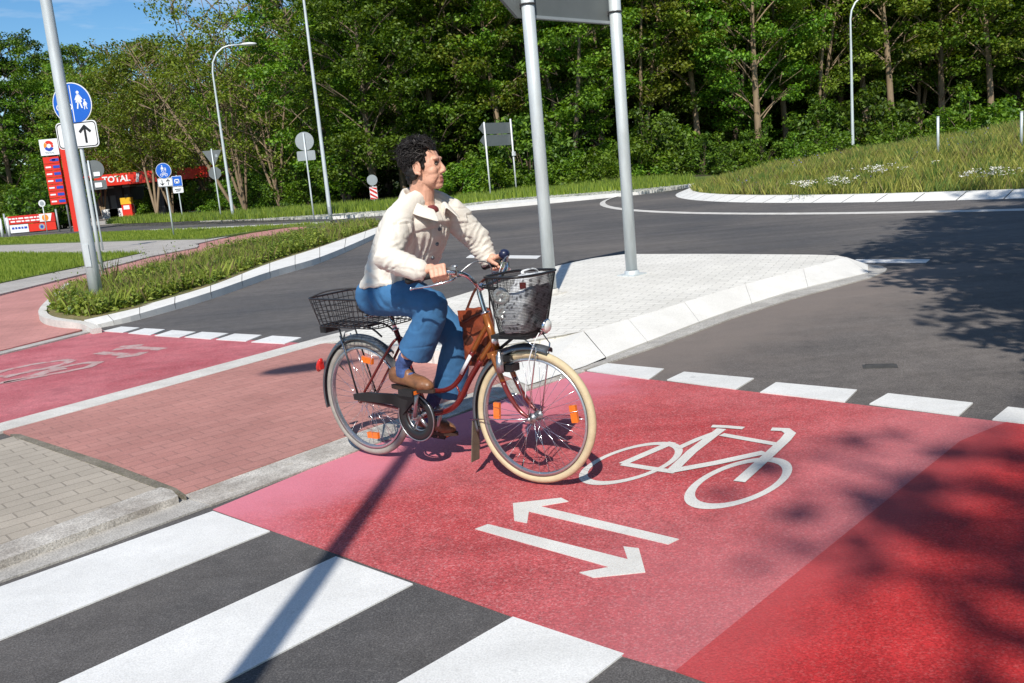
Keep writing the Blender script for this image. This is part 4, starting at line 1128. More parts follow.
# left: behind the filling station and by the side road
GL = 'large trees behind the filling station'
LL = 'large dark green tree with a dense rounded crown behind the filling station'
for px_, Y, k, s in ((-30, 122, 'f', 1.45), (8, 118, 'a', 1.42), (34, 125, 'f', 1.32), (62, 118, 'c', 1.22), (88, 126, 'a', 1.35), (115, 122, 'c', 1.3), (142, 128, 'a', .86), (170, 122, 'f', .84), (200, 126, 'c', .84), (228, 120, 'a', .9), (256, 118, 'f', .95), (286, 112, 'c', 1.0), (310, 108, 'a', 1.0), (330, 100, 'f', 1.0),
                       (-60, 112, 'c', 1.1), (48, 140, 'f', 1.1), (185, 140, 'f', 1.0), (215, 140, 'a', 1.), (100, 142, 'f', 1.), (270, 132, 'f', 1.1), (150, 145, 'f', 1.)):
    wood(px_, Y, k, s, LL, GL)
GM = 'trees beside the side road left of the wood'
for px_, Y, k, s, lab in ((256, 84, 'c', .8, 'bushy green tree behind the leaning pale trunks'), (283, 78, 'a', .8, 'green tree between the curved lamp and the straight lamp'), (318, 72, 'c', .85, 'bushy tree right behind the straight lamp post')):
    wood(px_, Y, k, s, lab, None)
for px_, Y, k, s, lab in ((150, 90, 't', 1.22, 'open olive green tree with several thin trunks in front of the red canopy'), (166, 93, 's', 1.15, 'thin multi stemmed tree just right of the open olive tree before the canopy'),
                       (96, 100, 't', 1.15, 'open crowned olive tree rising behind the big lamp post and the blue sign'), (118, 106, 't', 1.25, 'olive green tree behind the red canopy lettering'), (204, 109, 't', 1.3, 'light olive tree above the red canopy end'),
                       (240, 68, 's', 1.12, 'tall sparse tree with bare forked limbs showing blue sky above the curved lamp'), (276, 66, 's', 1.0, 'sparse thin crowned tree left of the straight lamp, sky between its twigs'),
                       (232, 66, 'l', .8, 'pale double trunk leaning left beside the curved arm lamp'), (206, 100, 's', 1.3, 'airy sparse tree rising highest left of the curved lamp')):
    wood(px_, Y, k, s, lab, None)
for i, (px_, Y, s) in enumerate(((-5, 74, 1.0), (22, 72, .9), (40, 70, 1.0), (58, 72, .8), (10, 90, 1.6), (60, 92, 1.5), (35, 95, 1.6), (150, 102, 1), (180, 104, 1.1), (205, 98, 1.1), (220, 90, 1.0), (245, 80, 1.), (262, 74, .9), (280, 70, .95), (297, 66, .9), (315, 62, .9), (330, 64, .8), (346, 66, .8))):
    p = at(px_, 200, Y); p.z = 0
    bush('abc'[i % 3], 'green bush behind the banner and side road at the left of the picture', p, s, rnd.uniform(0, 6.28), 'bushes by the side road')

# far-off wood closing the gaps
rng = np.random.default_rng(5); n = 42000
px_ = rng.uniform(-120, 1180, n); Yd = rng.uniform(98, 118, n); X_ = np.array([ray(a, 170)[0] / ray(a, 170)[1] for a in px_]) * Yd
left = px_ < 340; Yd = np.where(left, Yd + 42, Yd); X_ = np.where(left, X_ * Yd / (Yd - 42), X_)
hmax = np.where(left, 12.0, 21.0) + 2.5 * np.sin(px_ * .05) + 1.5 * np.sin(px_ * .13)
C = np.stack([X_, Yd, rng.uniform(0, 1, n) ** .9 * hmax], axis=1)
dw = link('distant_wood', quads_mesh('distant_wood', leaf_quads(rng, C, rng.uniform(.7, 1.4, n), .4, None, .7), ['leaf_dark']))
tag(dw, 'dark mass of far foliage filling the gaps behind the trees', 'wood', kind='stuff')

# trees at the right of the photographer: only their shadows reach the picture
for p, k, s, lab in (((7.0, 3.3, 0), 'f', .70, 'roadside tree right of the photographer shading the grey road'), ((5.2, 1.3, 0), 'f', .50, 'small roadside tree nearest the photographer on the right shading the entry lane'), ((9.9, 5.2, 0), 'f', .82, 'second roadside tree shading the far right of the road'), ((4.4, -13.6, 0), 'a', 1.15, 'tree behind the photographer casting soft shade on the fresh red crossing')):
    place(T[k], 'deciduous_tree', lab, 'tree', p, s, 1.3 * s)

# ---- grass, weeds, meadow
def in_poly(pts, P):
    x, y = P[:, 0], P[:, 1]; ins = np.zeros(len(P), bool); k = len(pts)
    for i in range(k):
        x0, y0 = pts[i][0], pts[i][1]; x1, y1 = pts[i - 1][0], pts[i - 1][1]
        c = ((y0 > y) != (y1 > y)) & (x < (x1 - x0) * (y - y0) / (y1 - y0 + 1e-12) + x0); ins ^= c
    return ins
def sample(rng, pts, n, near=0.):
    A = np.array([(p[0], p[1]) for p in pts]); lo, hi = A.min(0), A.max(0); out = []
    tot = 0
    while tot < n:
        P = rng.uniform(lo, hi, size=(n * 3, 2)); P = P[in_poly(pts, P)]
        if near: P = P[rng.random(len(P)) < np.clip((near / P[:, 1]) ** 1.4, 0, 1)]
        out.append(P); tot += len(P)
    return np.concatenate(out)[:n]
def blades(rng, P, z, h, w, lean=.35):
    n = len(P); a = rng.uniform(0, 6.28, n); b = rng.uniform(0, 6.28, n); h = h[:, None]; w = w[:, None]
    base = np.stack([P[:, 0], P[:, 1], z], 1); side = np.stack([np.cos(a), np.sin(a), 0 * a], 1) * w
    L = rng.uniform(0, lean, n)[:, None]; d = np.stack([np.cos(b) * L[:, 0], np.sin(b) * L[:, 0], np.ones(n)], 1)
    tip = base + d * h; mid = base + np.stack([np.cos(b) * L[:, 0] * .35, np.sin(b) * L[:, 0] * .35, np.ones(n) * .55], 1) * h
    return np.stack([base - side, base + side, mid + side * .7, tip], axis=1)
def nz(P, s, o=0.): return np.array([noise.noise(Vector((x * s, y * s, o))) for x, y in P])

def patch(name, pts, n, z, h, label, near=0., w=.008, mats=('blade',), cat='grass', seed=3):
    rng = np.random.default_rng(seed); P = sample(rng, pts, n, near); k = nz(P, .6)
    hh = h * rng.uniform(.5, 1.2, n) * (1 + .6 * k)
    V = blades(rng, P, np.full(n, z), hh, w * rng.uniform(.6, 1.4, n))
    o = link(name, quads_mesh(name, V, list(mats), (rng.random(n) < .25).astype(int) if len(mats) > 1 else None)); return tag(o, label, cat, kind='stuff')
patch('grass', gps([(-60, 276), (-60, 260), (0, 253), (127, 254.2), (142, 252.6), (88, 264.8), (0, 282.7), (-60, 298)], .075), 26000, .07, .11, 'green grass patch between the grey footway and the pale strip at far left', 20, .009)
patch('grass', gps([(-60, 247), (0, 238), (110, 232), (200, 229), (330, 223), (330, 224), (290, 226), (275, 228), (230, 234.5), (205, 238.5), (150, 239.5), (85, 241.5), (0, 244.5), (-60, 251)], .07), 26000, .07, .10, 'long mown grass strip beside the side road at left', 30, .013, seed=4)
fg = gps([(105, 223.5), (256, 218), (375, 210), (455, 203.6), (512, 197.2), (580, 192.3), (640, 187.8), (700, 182)], .3)
bk = [Vector((p.x * 1.12 - .8, p.y * 1.16 + 3.0, 0)) for p in fg][::-1]
patch('grass', fg + bk, 42000, .25, .34, 'rough bright grass on the bank along the far footway, in front of the wood', 45, .022, seed=6, mats=('blade', 'meadow_lo'))

# weedy verge
rng = np.random.default_rng(9); vp = [Vector((p.x, p.y, 0)) for p in gps([(90, 317), (70, 315), (55, 311), (52, 305), (62, 301), (76, 294), (140, 276), (211, 257), (277, 241.5), (330, 231), (368, 224), (380, 224.5), (364, 231), (320, 246), (270, 261), (211, 283), (140, 304)], ZV)]
V = []; MI = []
P = sample(rng, vp, 4600, 14); dens = nz(P, .55) + .35 * nz(P, 1.7, 5)
for (x, y), q in zip(P, dens):
    if q < -.28: continue
    H_ = (.09 + .20 * max(0, q + .3)) * rng.uniform(.6, 1.5); nl = int(9 + 12 * H_ / .3)
    t = rng.uniform(.08, 1, nl); a = rng.uniform(0, 6.28, nl); ro = rng.uniform(.02, .11, nl) * (1.15 - t * .6)
    ln = rng.normal(0, .12, 2)
    C = np.stack([x + ro * np.cos(a) + ln[0] * t * H_, y + ro * np.sin(a) + ln[1] * t * H_, ZV + t * H_], 1)
    V.append(leaf_quads(rng, C, rng.uniform(.04, .10, nl) * (1.2 - .5 * t), .9, None, .6)); MI.append(np.full(nl, 1 if rng.random() < .35 else 0))
nb = 15000; P = sample(rng, vp, nb, 14)
V.append(blades(rng, P, np.full(nb, ZV), rng.uniform(.06, .34, nb), rng.uniform(.003, .007, nb), .6)); MI.append(np.where(rng.random(nb) < .35, 2, 0))
ns = 170; P = sample(rng, vp, ns, 15); V.append(blades(rng, P, np.full(ns, ZV), rng.uniform(.3, .65, ns), np.full(ns, .006), .25)); MI.append(np.full(ns, 2))
for x, y in P[:90]:
    m = 14; h0 = rng.uniform(.25, .6); C = np.stack([x + rng.normal(0, .03, m), y + rng.normal(0, .03, m), ZV + h0 + rng.uniform(-.22, .12, m)], 1); V.append(leaf_quads(rng, C, rng.uniform(.025, .05, m), .3)); MI.append(np.full(m, 1))
tag(link('weeds', quads_mesh('weeds', np.concatenate(V), ['weed', 'weed_dark', 'weed_dry'], np.concatenate(MI))), 'dense leafy green weeds growing on the wedge shaped verge along the kerb', 'weeds', kind='stuff')

# meadow on the mound
rng = np.random.default_rng(21); n = 150000
ang = rng.uniform(R(150), R(300), n); rad = (R_IN - .62) * np.sqrt(rng.uniform(.12, 1, n)); P = np.stack([RC.x + rad * np.cos(ang), RC.y + rad * np.sin(ang)], 1)
z = .13 + 1.30 * (1 - (rad / (R_IN - .6)) ** 2); q = nz(P, .5); q2 = nz(P, 1.6, 4)
hh = rng.uniform(.12, .40, n) * (1 + .5 * q + .35 * q2)
V = blades(rng, P, z - .03, hh, rng.uniform(.004, .010, n), .6)
mi = np.where(q2 + rng.normal(0, .25, n) > .28, 1, np.where(rng.random(n) < .16 + .3 * np.clip(q, 0, 1), 2, 0))
m2 = 1500; idx = rng.choice(n, m2, replace=False); idx = idx[nz(P[idx], .30, 9) > .12]
Cf = np.stack([P[idx, 0], P[idx, 1], z[idx] + hh[idx] + .02], 1); VF = leaf_quads(rng, Cf, rng.uniform(.03, .065, len(idx)), .5, None, .8)
tag(link('meadow', quads_mesh('meadow', np.concatenate([V, VF]), ['meadow', 'meadow_lo', 'weed_dry', 'petal_blue'], np.concatenate([mi, np.full(len(idx), 3)]))), 'tall yellow green meadow grass covering the roundabout mound', 'meadow grass', kind='stuff')
def flowers(px_, py_, Y, w, lab, seed):
    rng = np.random.default_rng(seed); p = at(px_, py_ + 4, Y); x0, y0 = p.x, p.y
    t = thing('flower_clump', lab, 'wildflowers', (x0, y0, mound_z(x0, y0) - .03))
    n = int(34 * w); P = np.stack([rng.normal(0, w * .42, n), rng.normal(0, w * .3, n)], 1); h = rng.uniform(.30, .48, n)
    link('stems', quads_mesh('stems', blades(rng, P, np.zeros(n), h, np.full(n, .005), .1), ['meadow_lo']), t)
    C = np.repeat(np.concatenate([P, h[:, None]], 1), 12, 0); C += rng.normal(0, 1, C.shape) * np.array([.06, .06, .014])
    link('blossoms', quads_mesh('blossoms', leaf_quads(rng, C, rng.uniform(.03, .055, len(C)), 1.6, None, .8), ['petal']), t)
flowers(803, 181, 24.5, .55, 'small clump of white flowers in the meadow, leftmost above the pale kerb', 1)
flowers(838, 181, 24, .6, 'white flower clump second from the left above the roundabout kerb', 2)
flowers(880, 173, 24.5, .8, 'wide flat clump of white flowers higher up the meadow in the middle', 3)
flowers(993, 184, 20.6, .8, 'largest clump of white flowers at the far right just above the kerb', 4)
# ------------------------------------------------------------------ bicycle
BL = Vector((-.384, 4.729, .006)); BR = R(-38.8)
bike = thing('bicycle', 'dark red city bicycle with cream front tyre, wire basket and chain guard', 'bicycle', BL, BR)
Rw, AX_F, AX_R = .3150, Vector((.588, 0, .342)), Vector((-.588, 0, .342))
ax_p, ax_d = Vector((.392, 0, .665)), Vector((-.30, 0, .95)).normalized()
SM = Matrix.Translation(ax_p) @ Matrix.Rotation(R(6), 4, ax_d) @ Matrix.Translation(-ax_p)
def steer(mb): mb.v = [tuple(SM @ Vector(v)) for v in mb.v]; return mb
ident = lambda mb: mb

def make_wheel(c, tyre, refl, fn, a_off):
    mb = MB()
    n = 72
    prof = [(.285, -.014), (.280, 0), (.285, .014), (.298, .016), (.295, .010), (.295, -.010), (.298, -.016), (.285, -.014)]
    mb.lathe([(r, z) for r, z in prof], c, (0, 1, 0), n); rim = fn(mb).build('wheel', 'rim', bike)
    mb = MB(); mb.ring(c, Rw, .0200, (0, 1, 0), 84, 12); mb2 = fn(mb); mb2.build('tyre', tyre, rim)
    mb = MB(); mb.lathe([(.012, -.055), (.012, -.036), (.026, -.034), (.026, -.030), (.016, -.028), (.016, .028), (.026, .030), (.026, .034), (.012, .036), (.012, .055), (.0, .056)], c, (0, 1, 0), 18)
    mb.ell(c + Vector((0, -.06, 0)), (.013, .01, .013)); fn(mb).build('hub', 'steel', rim)
    mb = MB()
    for k in range(36):
        a = 2 * math.pi * k / 36 + .03; side = -1 if k % 2 else 1; tw = .55 * (1 if (k // 2) % 2 else -1)
        p0 = c + Vector((math.cos(a + tw) * .025, side * .031, math.sin(a + tw) * .025)); p1 = c + Vector((math.cos(a) * .288, side * .004, math.sin(a) * .288))
        mb.tube([p0, p1], .0011, 5)
    fn(mb).build('spokes', 'chrome', rim)
    for a in refl:
        a = R(a); mb = MB(); rot = Matrix.Rotation(-a, 3, 'Y')
        mb.box(c + Vector((math.cos(a) * .222, 0, math.sin(a) * .222)), (.034, .018, .085), rot); fn(mb).build('reflector', 'orange_refl', rim)
    mb = MB(); a = R(a_off); p = c + Vector((math.cos(a) * .275, 0, math.sin(a) * .275)); mb.tube([p, p - (p - c).normalized() * .04], .004, 6); fn(mb).build('valve', 'black_matt', rim)
make_wheel(AX_F, 'tyre_cream', (176, 8), steer, 250)
make_wheel(AX_R, 'tyre_grey', (82, 272), ident, 140)

def arc_strip(c, rad, a0, a1, w, h, n=40):
    """mudguard: shallow channel section swept along an arc"""
    vs = []; sec = [(-w, -h * .9), (-w * .8, -h * .2), (-w * .35, h * .25), (0, h * .4), (w * .35, h * .25), (w * .8, -h * .2), (w, -h * .9)]
    sec = sec + [(a * .92, b - .004) for a, b in reversed(sec)]; m = len(sec)
    for i in range(n + 1):
        a = R(a0 + (a1 - a0) * i / n)
        for y, z in sec: r_ = rad + z; vs.append(c + Vector((math.cos(a) * r_, y, math.sin(a) * r_)))
    fs = [(i * m + k, i * m + (k + 1) % m, (i + 1) * m + (k + 1) % m, (i + 1) * m + k) for i in range(n) for k in range(m)]
    fs += [tuple(range(m)), tuple(n * m + k for k in range(m))]
    return MB().add(vs, fs)
fg_ = steer(arc_strip(AX_F, .360, 72, 196, .030, .022)).build('mudguard', 'fender', bike)
mb = MB(); a0 = AX_F + Vector((-.362, 0, -.06)); mb.prism([(-.030, .02), (.030, .02), (.036, -.20), (-.036, -.20)], a0, (0, 1, 0), (.10, 0, 1), .005); steer(mb).build('mud_flap', 'flap', fg_)
mb = MB(); 
for y in (-.036, .036): mb.tube([AX_F + Vector((0, y * 1.5, 0)), AX_F + Vector((-.365, y, -.03))], .003, 6)
steer(mb).build('stay', 'chrome', fg_)
rg_ = arc_strip(AX_R, .360, 50, 194, .030, .022).build('mudguard', 'fender', bike)
mb = MB()
for y in (-.04, .04): mb.tube([AX_R + Vector((0, y * 1.5, 0)), AX_R + Vector((-.13, y, .36))], .0035, 6)
mb.build('stay', 'chrome', rg_)
mb = MB(); mb.ell(AX_R + Vector((-.385, 0, .165)), (.016, .026, .045), Matrix.Rotation(R(22), 3, 'Y')); mb.box(AX_R + Vector((-.372, 0, .165)), (.012, .03, .05)); mb.build('tail_light', 'red_refl', bike)

# frame
BB = Vector((-.13, 0, .295)); HT, HB = Vector((.338, 0, .855)), Vector((.398, 0, .655))
mb = MB()
mb.tube([HT, HB], .0195, 14, 1); mb.ring(HT, .018, .006, HT - HB, 20, 8, 2); mb.ring(HB, .019, .006, HT - HB, 20, 8, 2)
up_ = smooth_path([(.352, 0, .80), (.29, 0, .725), (.205, 0, .615), (.125, 0, .505), (.045, 0, .445), (-.06, 0, .425), (-.20, 0, .455)], 6)
lo_ = smooth_path([(.375, 0, .715), (.30, 0, .63), (.195, 0, .505), (.125, 0, .405), (.06, 0, .345), (-.03, 0, .308), tuple(BB)], 6)
mb.tube(up_[:11], .0135, 12, 1); mb.tube(up_[10:], .0135, 12, 0); mb.tube(lo_[:8], .0155, 12, 1); mb.tube(lo_[7:], .0155, 12, 0)
mb.tube([(.092, 0, .475), (.115, 0, .43), (.098, 0, .39)], .006, 8, 0)
ST = Vector((-.305, 0, .745)); mb.tube([BB - (ST - BB) * .05, ST], .0145, 12, 0)
mb.tube([BB + Vector((0, -.036, 0)), BB + Vector((0, .036, 0))], .022, 16, 0)
for y in (-1, 1):
    mb.tube(smooth_path([(-.285, y * .014, .70), (-.33, y * .045, .645), tuple(AX_R + Vector((0, y * .062, 0)))], 5), .0078, 10, 0)
    mb.tube(smooth_path([tuple(BB + Vector((-.02, y * .02, 0))), (-.25, y * .045, .315), tuple(AX_R + Vector((0, y * .062, 0)))], 5), .0085, 10, 0)
    mb.ell(AX_R + Vector((0, y * .062, 0)), (.02, .006, .02))
frame = mb.build('frame', ['frame_red', 'frame_gold', 'chrome'], bike)
mb = MB(); mb.tube([(.228, -.0165, .635), (.152, -.0165, .535)], .010, 8, 0, flat=.5); mb.build('frame_sticker', 'lamp_white', frame)
# fork
mb = MB(); mb.box((.396, 0, .655), (.05, .115, .028), Matrix.Rotation(R(-17), 3, 'Y'), 1)
for y in (-1, 1):
    P = smooth_path([(.398, y * .052, .66), (.430, y * .054, .575), (.475, y * .055, .47), (.535, y * .055, .385), (.588, y * .055, .349)], 6)
    mb.tube(P[:10], [.0155, .0135], 12, 1); mb.tube(P[9:], [.0135, .009], 12, 0)
fork = steer(mb).build('fork', ['frame_red', 'frame_gold'], bike)
# saddle
mb = MB(); mb.tube([ST, (-.335, 0, .835)], .0125, 12); mb.ring(ST, .016, .006, (-.3, 0, .95), 16, 8); mb.build('seat_post', 'chrome', bike)
mb = MB(); mb.ell((-.425, 0, .865), (.115, .105, .035)); mb.limb([(-.37, 0, .868), (-.24, 0, .872), (-.185, 0, .868)], [.045, .026, .020]); mb.ell((-.40, 0, .85), (.10, .07, .03))
me = remeshed(mb, .007, 4); setmats(me, ['black_matt']); sad = link('saddle', me, bike)
mb = MB()
for y in (-.03, .03): mb.ring((-.47, y, .82), .022, .005, (0, 0, 1), 16, 6); mb.tube([(-.52, y, .84), (-.40, y, .822), (-.24, 0, .845)], .004, 6)
mb.build('rail', 'chrome', sad)
# chain guard and drive
mb = MB(); Rg = Vector((BB.x, -.082, BB.z - .002))
outl = [(-.655, .372), (-.64, .345), (-.28, .348), (-.245, .325), (-.238, .29)]
bar = [(-.60, .384), (-.595, .352), (-.30, .352), (-.235, .335), (-.225, .30), (-.13, .385), (-.05, .372), (-.09, .408), (-.20, .412), (-.50, .400)]
mb.prism([(x, z) for x, z in bar], (0, -.076, 0), (1, 0, 0), (0, 0, 1), .022)
mb.ring(Rg, .104, .027, (0, 1, 0), 48, 10, flat=.42)
cg = mb.build('chain_guard', 'black_plastic', bike)
mb = MB(); mb.ring(Rg + Vector((0, -.010, 0)), .127, .0035, (0, 1, 0), 48, 8); mb.build('guard_rim', 'steel', cg)
mb = MB(); cw = Vector((BB.x, -.066, BB.z)); mb.ring(cw, .080, .006, (0, 1, 0), 44, 8, 0)
for k in range(5):
    a = 2 * math.pi * k / 5 + .4; mb.limb([cw, cw + Vector((math.cos(a) * .078, 0, math.sin(a) * .078))], [.013, .008], 8, 0)
mb.ell(cw + Vector((0, -.008, 0)), (.024, .012, .024)); mb.build('chainwheel', 'steel', bike)
PR, PL = Vector((-.080, -.155, .458)), Vector((-.180, .155, .130))
for P_, y in ((PR, -1), (PL, 1)):
    mb = MB(); mb.limb([BB + Vector((0, y * .10, 0)), Vector((P_.x, y * .108, P_.z))], [.014, .011], 10); mb.ell(BB + Vector((0, y * .085, 0)), (.02, .03, .02)); cr_ = mb.build('crank', 'steel', bike)
    mb = MB(); mb.box(P_, (.092, .085, .026)); mb.tube([P_ + Vector((0, -y * .06, 0)), P_], .008, 8)
    mb.box(P_ + Vector((0, .043, 0)), (.10, .008, .032)); mb.box(P_ + Vector((0, -.043, 0)), (.10, .008, .032))
    pd = mb.build('pedal', 'black_matt', cr_ if False else bike)
    for dx in (-.048, .048):
        q = MB(); q.box(P_ + Vector((dx, 0, 0)), (.006, .06, .018)); q.build('reflector', 'orange_refl', pd)
# rack and rear basket
mb = MB()
for y in (-.055, .055):
    mb.tube(smooth_path([(-.36, y, .715), (-.45, y, .762), (-.62, y, .765), (-.80, y, .765), (-.845, y * .6, .752)], 4), .0055, 8)
    mb.tube([(-.70, y, .762), tuple(AX_R + Vector((0, y * 1.25, 0)))], .005, 8)
for x in (-.48, -.60, -.72, -.82): mb.tube([(x, -.055, .765), (x, .055, .765)], .0045, 8)
rack = mb.build('luggage_rack', 'black_plastic', bike)
mb = MB(); mb.box((-.845, 0, .735), (.05, .10, .04)); mb.build('rack_reflector', 'black_plastic', rack)

def rectloop(x0, x1, w, z, r=.05, n=5):
    o = []
    for cx, cy, a in ((x1 - r, w - r, 0), (x0 + r, w - r, 90), (x0 + r, -w + r, 180), (x1 - r, -w + r, 270)):
        for k in range(n + 1): o.append(Vector((cx + r * math.cos(R(a + 90 * k / n)), cy + r * math.sin(R(a + 90 * k / n)), z)))
    return o
def resample(P, n):
    P = P + [P[0]]; L = [0]
    for a, b in zip(P[:-1], P[1:]): L.append(L[-1] + (b - a).length)
    out = []; 
    for k in range(n):
        s = L[-1] * k / n; i = max(j for j in range(len(L)) if L[j] <= s); i = min(i, len(P) - 2)
        out.append(P[i].lerp(P[i + 1], (s - L[i]) / max(1e-9, L[i + 1] - L[i])))
    return out
def wire_basket(name, top, bot, nv, nh, rv, rrim, m, floor=True, fn=ident, sides=5):
    T_, B_ = resample(top, nv), resample(bot, nv); mb = MB()
    for a, b in zip(T_, B_): mb.tube([a, b], rv, sides, caps=False)
    for k in range(nh + 1):
        t = k / nh; r_ = rrim if k == 0 else rv * (1.6 if k == nh else 1)
        mb.tube([a.lerp(b, t) for a, b in zip(T_, B_)], r_, max(sides, 6) if k == 0 else sides, closed=True)
    if floor:
        xs_ = [p.x for p in B_]; ys_ = [p.y for p in B_]; z = B_[0].z; c = sum(B_, Vector()) / len(B_)
        k = int(nv / 5)
        for i in range(1, k):
            x = min(xs_) + (max(xs_) - min(xs_)) * i / k
            yy = [p.y for p in B_ if abs(p.x - x) < (max(xs_) - min(xs_)) / k * 1.5] or [0]; mb.tube([(x, min(yy), z), (x, max(yy), z)], rv, sides)
    return fn(mb).build(name, m, bike)
# rear basket: wide-spaced wires
wire_basket('rear_basket', rectloop(-.80, -.27, .185, .935), rectloop(-.775, -.30, .150, .775), 46, 5, .0022, .0055, 'black_plastic')
mb = MB(); mb.tube(smooth_path([(-.79, -.17, .935), (-.70, -.10, .968), (-.55, .0, .972), (-.36, .14, .955), (-.29, .17, .935)], 5), .0045, 8); mb.tube(smooth_path([(-.79, .15, .93), (-.66, .13, .955), (-.45, .13, .95)], 5), .004, 8); mb.build('basket_handle', 'black_plastic', bike)
# front basket: fine mesh
def oval(x0, x1, w, z, n=48):
    o = []
    for k in range(n):
        a = 2 * math.pi * k / n; c_, s_ = math.cos(a), math.sin(a); e = .55
        o.append(Vector(((x0 + x1) / 2 + (x1 - x0) / 2 * math.copysign(abs(c_) ** e, c_), w * math.copysign(abs(s_) ** e, s_), z)))
    return o
wire_basket('front_basket', oval(.430, .690, .182, 1.048), oval(.470, .640, .130, .765), 150, 38, .0009, .006, 'black_plastic', True, steer, 4)
mb = MB(); mb.tube([(.345, 0, .985), (.43, 0, .97)], .010, 8); mb.tube([(.43, 0, .97), (.52, 0, .752)], .006, 8); mb.tube([(.52, 0, .752), (.40, 0, .67)], .008, 8)
mb.box((.53, 0, .752), (.20, .20, .018))
bc = steer(mb).build('basket_carrier', 'black_plastic', bike)
for s in (-1, 1):
    mb = MB(); mb.tube([(.60, s * .09, .752), (.66, s * .065, .70), (.588, s * .066, .345)], .0035, 6); steer(mb).build('stay', 'chrome', bc)
for (x, z, r_) in ((.525, .955, .040), (.53, .875, .034)):
    mb = MB(); mb.lathe([(0, -.004), (r_, -.004), (r_, .004), (r_ * .55, .006), (r_ * .5, .003), (0, .003)], (x - .004, -.125, z), (.45, -1, .05), 28); mb.ell((x, -.125, z), (.012, .012, .012)); steer(mb).build('basket_disc', 'lens', bike)
# handlebar
hb = lambda s: smooth_path([(.325, 0, .985), (.340, s * .05, .99), (.368, s * .115, 1.02), (.362, s * .185, 1.065), (.310, s * .245, 1.082), (.24, s * .288, 1.074), (.135, s * .325, 1.055)], 6)
mb = MB()
for s in (-1, 1): mb.tube(hb(s), .0112, 12)
mb.tube(smooth_path([tuple(HT), (.318, 0, .93), (.312, 0, .965), (.328, 0, .985)], 4), .0125, 12); mb.ell((.326, 0, .985), (.02, .022, .02)); bar_ = steer(mb).build('handlebar', 'chrome', bike)
GR = [SM @ Vector((.280, -.268, 1.077)), SM @ Vector((.240, .288, 1.071))]
for s in (-1, 1):
    P = hb(s); mb = MB(); mb.tube(P[-11:], .0165, 12); mb.ell(P[-1], .0185); steer(mb).build('grip', 'black_matt', bar_)
    mb = MB(); mb.box((.335, s * .215, 1.072), (.035, .03, .03)); mb.tube(smooth_path([(.345, s * .215, 1.062), (.335, s * .262, 1.045), (.26, s * .318, 1.028), (.165, s * .348, 1.018)], 5), .0052, 8, flat=.7); mb.ell((.165, s * .348, 1.018), .008); steer(mb).build('brake_lever', 'chrome', bar_)
    mb = MB(); mb.tube(smooth_path([(.345, s * .21, 1.07), (.40, s * .15, 1.12), (.425, s * .06, 1.10), (.41, s * .02, 1.0), (.40, s * .02, .80)], 6), .0032, 6); steer(mb).build('brake_cable', 'steel', bar_)
mb = MB(); mb.box((.318, -.225, 1.10), (.05, .035, .016), Matrix.Rotation(R(20), 3, 'Z')); mb.ell((.325, -.21, 1.108), (.02, .014, .008)); steer(mb).build('gear_shifter', 'steel', bar_)
mb = MB(); mb.ell((.322, .235, 1.125), (.030, .030, .026)); mb.tube([(.322, .235, 1.08), (.322, .235, 1.12)], .012, 10); steer(mb).build('bell', 'grip_blue', bar_)
# lamp, dynamo, front reflector
mb = MB(); lc = Vector((.690, -.02, .800)); mb.lathe([(0, -.055), (.014, -.05), (.026, -.03), (.033, 0), (.034, .012), (.030, .014)], lc, (1, 0, -.12), 24); mb.tube(smooth_path([tuple(lc - Vector((.02, 0, .02))), (.655, -.01, .755), (.60, 0, .735)], 4), .005, 8); hl = steer(mb).build('headlamp', 'chrome', bike)
mb = MB(); mb.lathe([(.031, .010), (.026, .022), (.012, .028), (0, .029)], lc, (1, 0, -.12), 24); steer(mb).build('lens', 'lens', hl)
mb = MB(); mb.tube(smooth_path([(.655, -.02, .765), (.64, -.045, .72), (.60, -.06, .60), (.575, -.055, .45)], 5), .0028, 6); steer(mb).build('lamp_cable', 'lamp_white', bike)
mb = MB(); mb.tube([(.462, -.088, .575), (.462, -.088, .655)], .0185, 16); mb.lathe([(.0185, 0), (.010, .012), (.009, .025), (0, .026)], (.462, -.088, .655), (0, 0, 1), 16); mb.tube([(.43, -.06, .60), (.462, -.088, .61)], .007, 8); steer(mb).build('dynamo', 'steel', bike)
mb = MB(); mb.box((.46, 0, .635), (.07, .09, .03)); mb.tube([(.43, -.04, .64), (.45, -.045, .585)], .008, 8); mb.tube([(.43, .04, .64), (.45, .045, .585)], .008, 8); mb.box((.47, 0, .585), (.05, .075, .035)); steer(mb).build('brake_caliper', 'black_plastic', bike)
mb = MB(); mb.ell((.415, -.045, .725), (.018, .018, .018)); mb.tube([(.40, -.02, .70), (.415, -.045, .725)], .006, 6); steer(mb).build('side_lamp', 'lens', bike)
mb = MB(); mb.tube(smooth_path([(-.25, .05, .30), (-.30, .09, .27), (-.42, .10, .285)], 4), .007, 8); mb.build('kickstand', 'steel', bike)

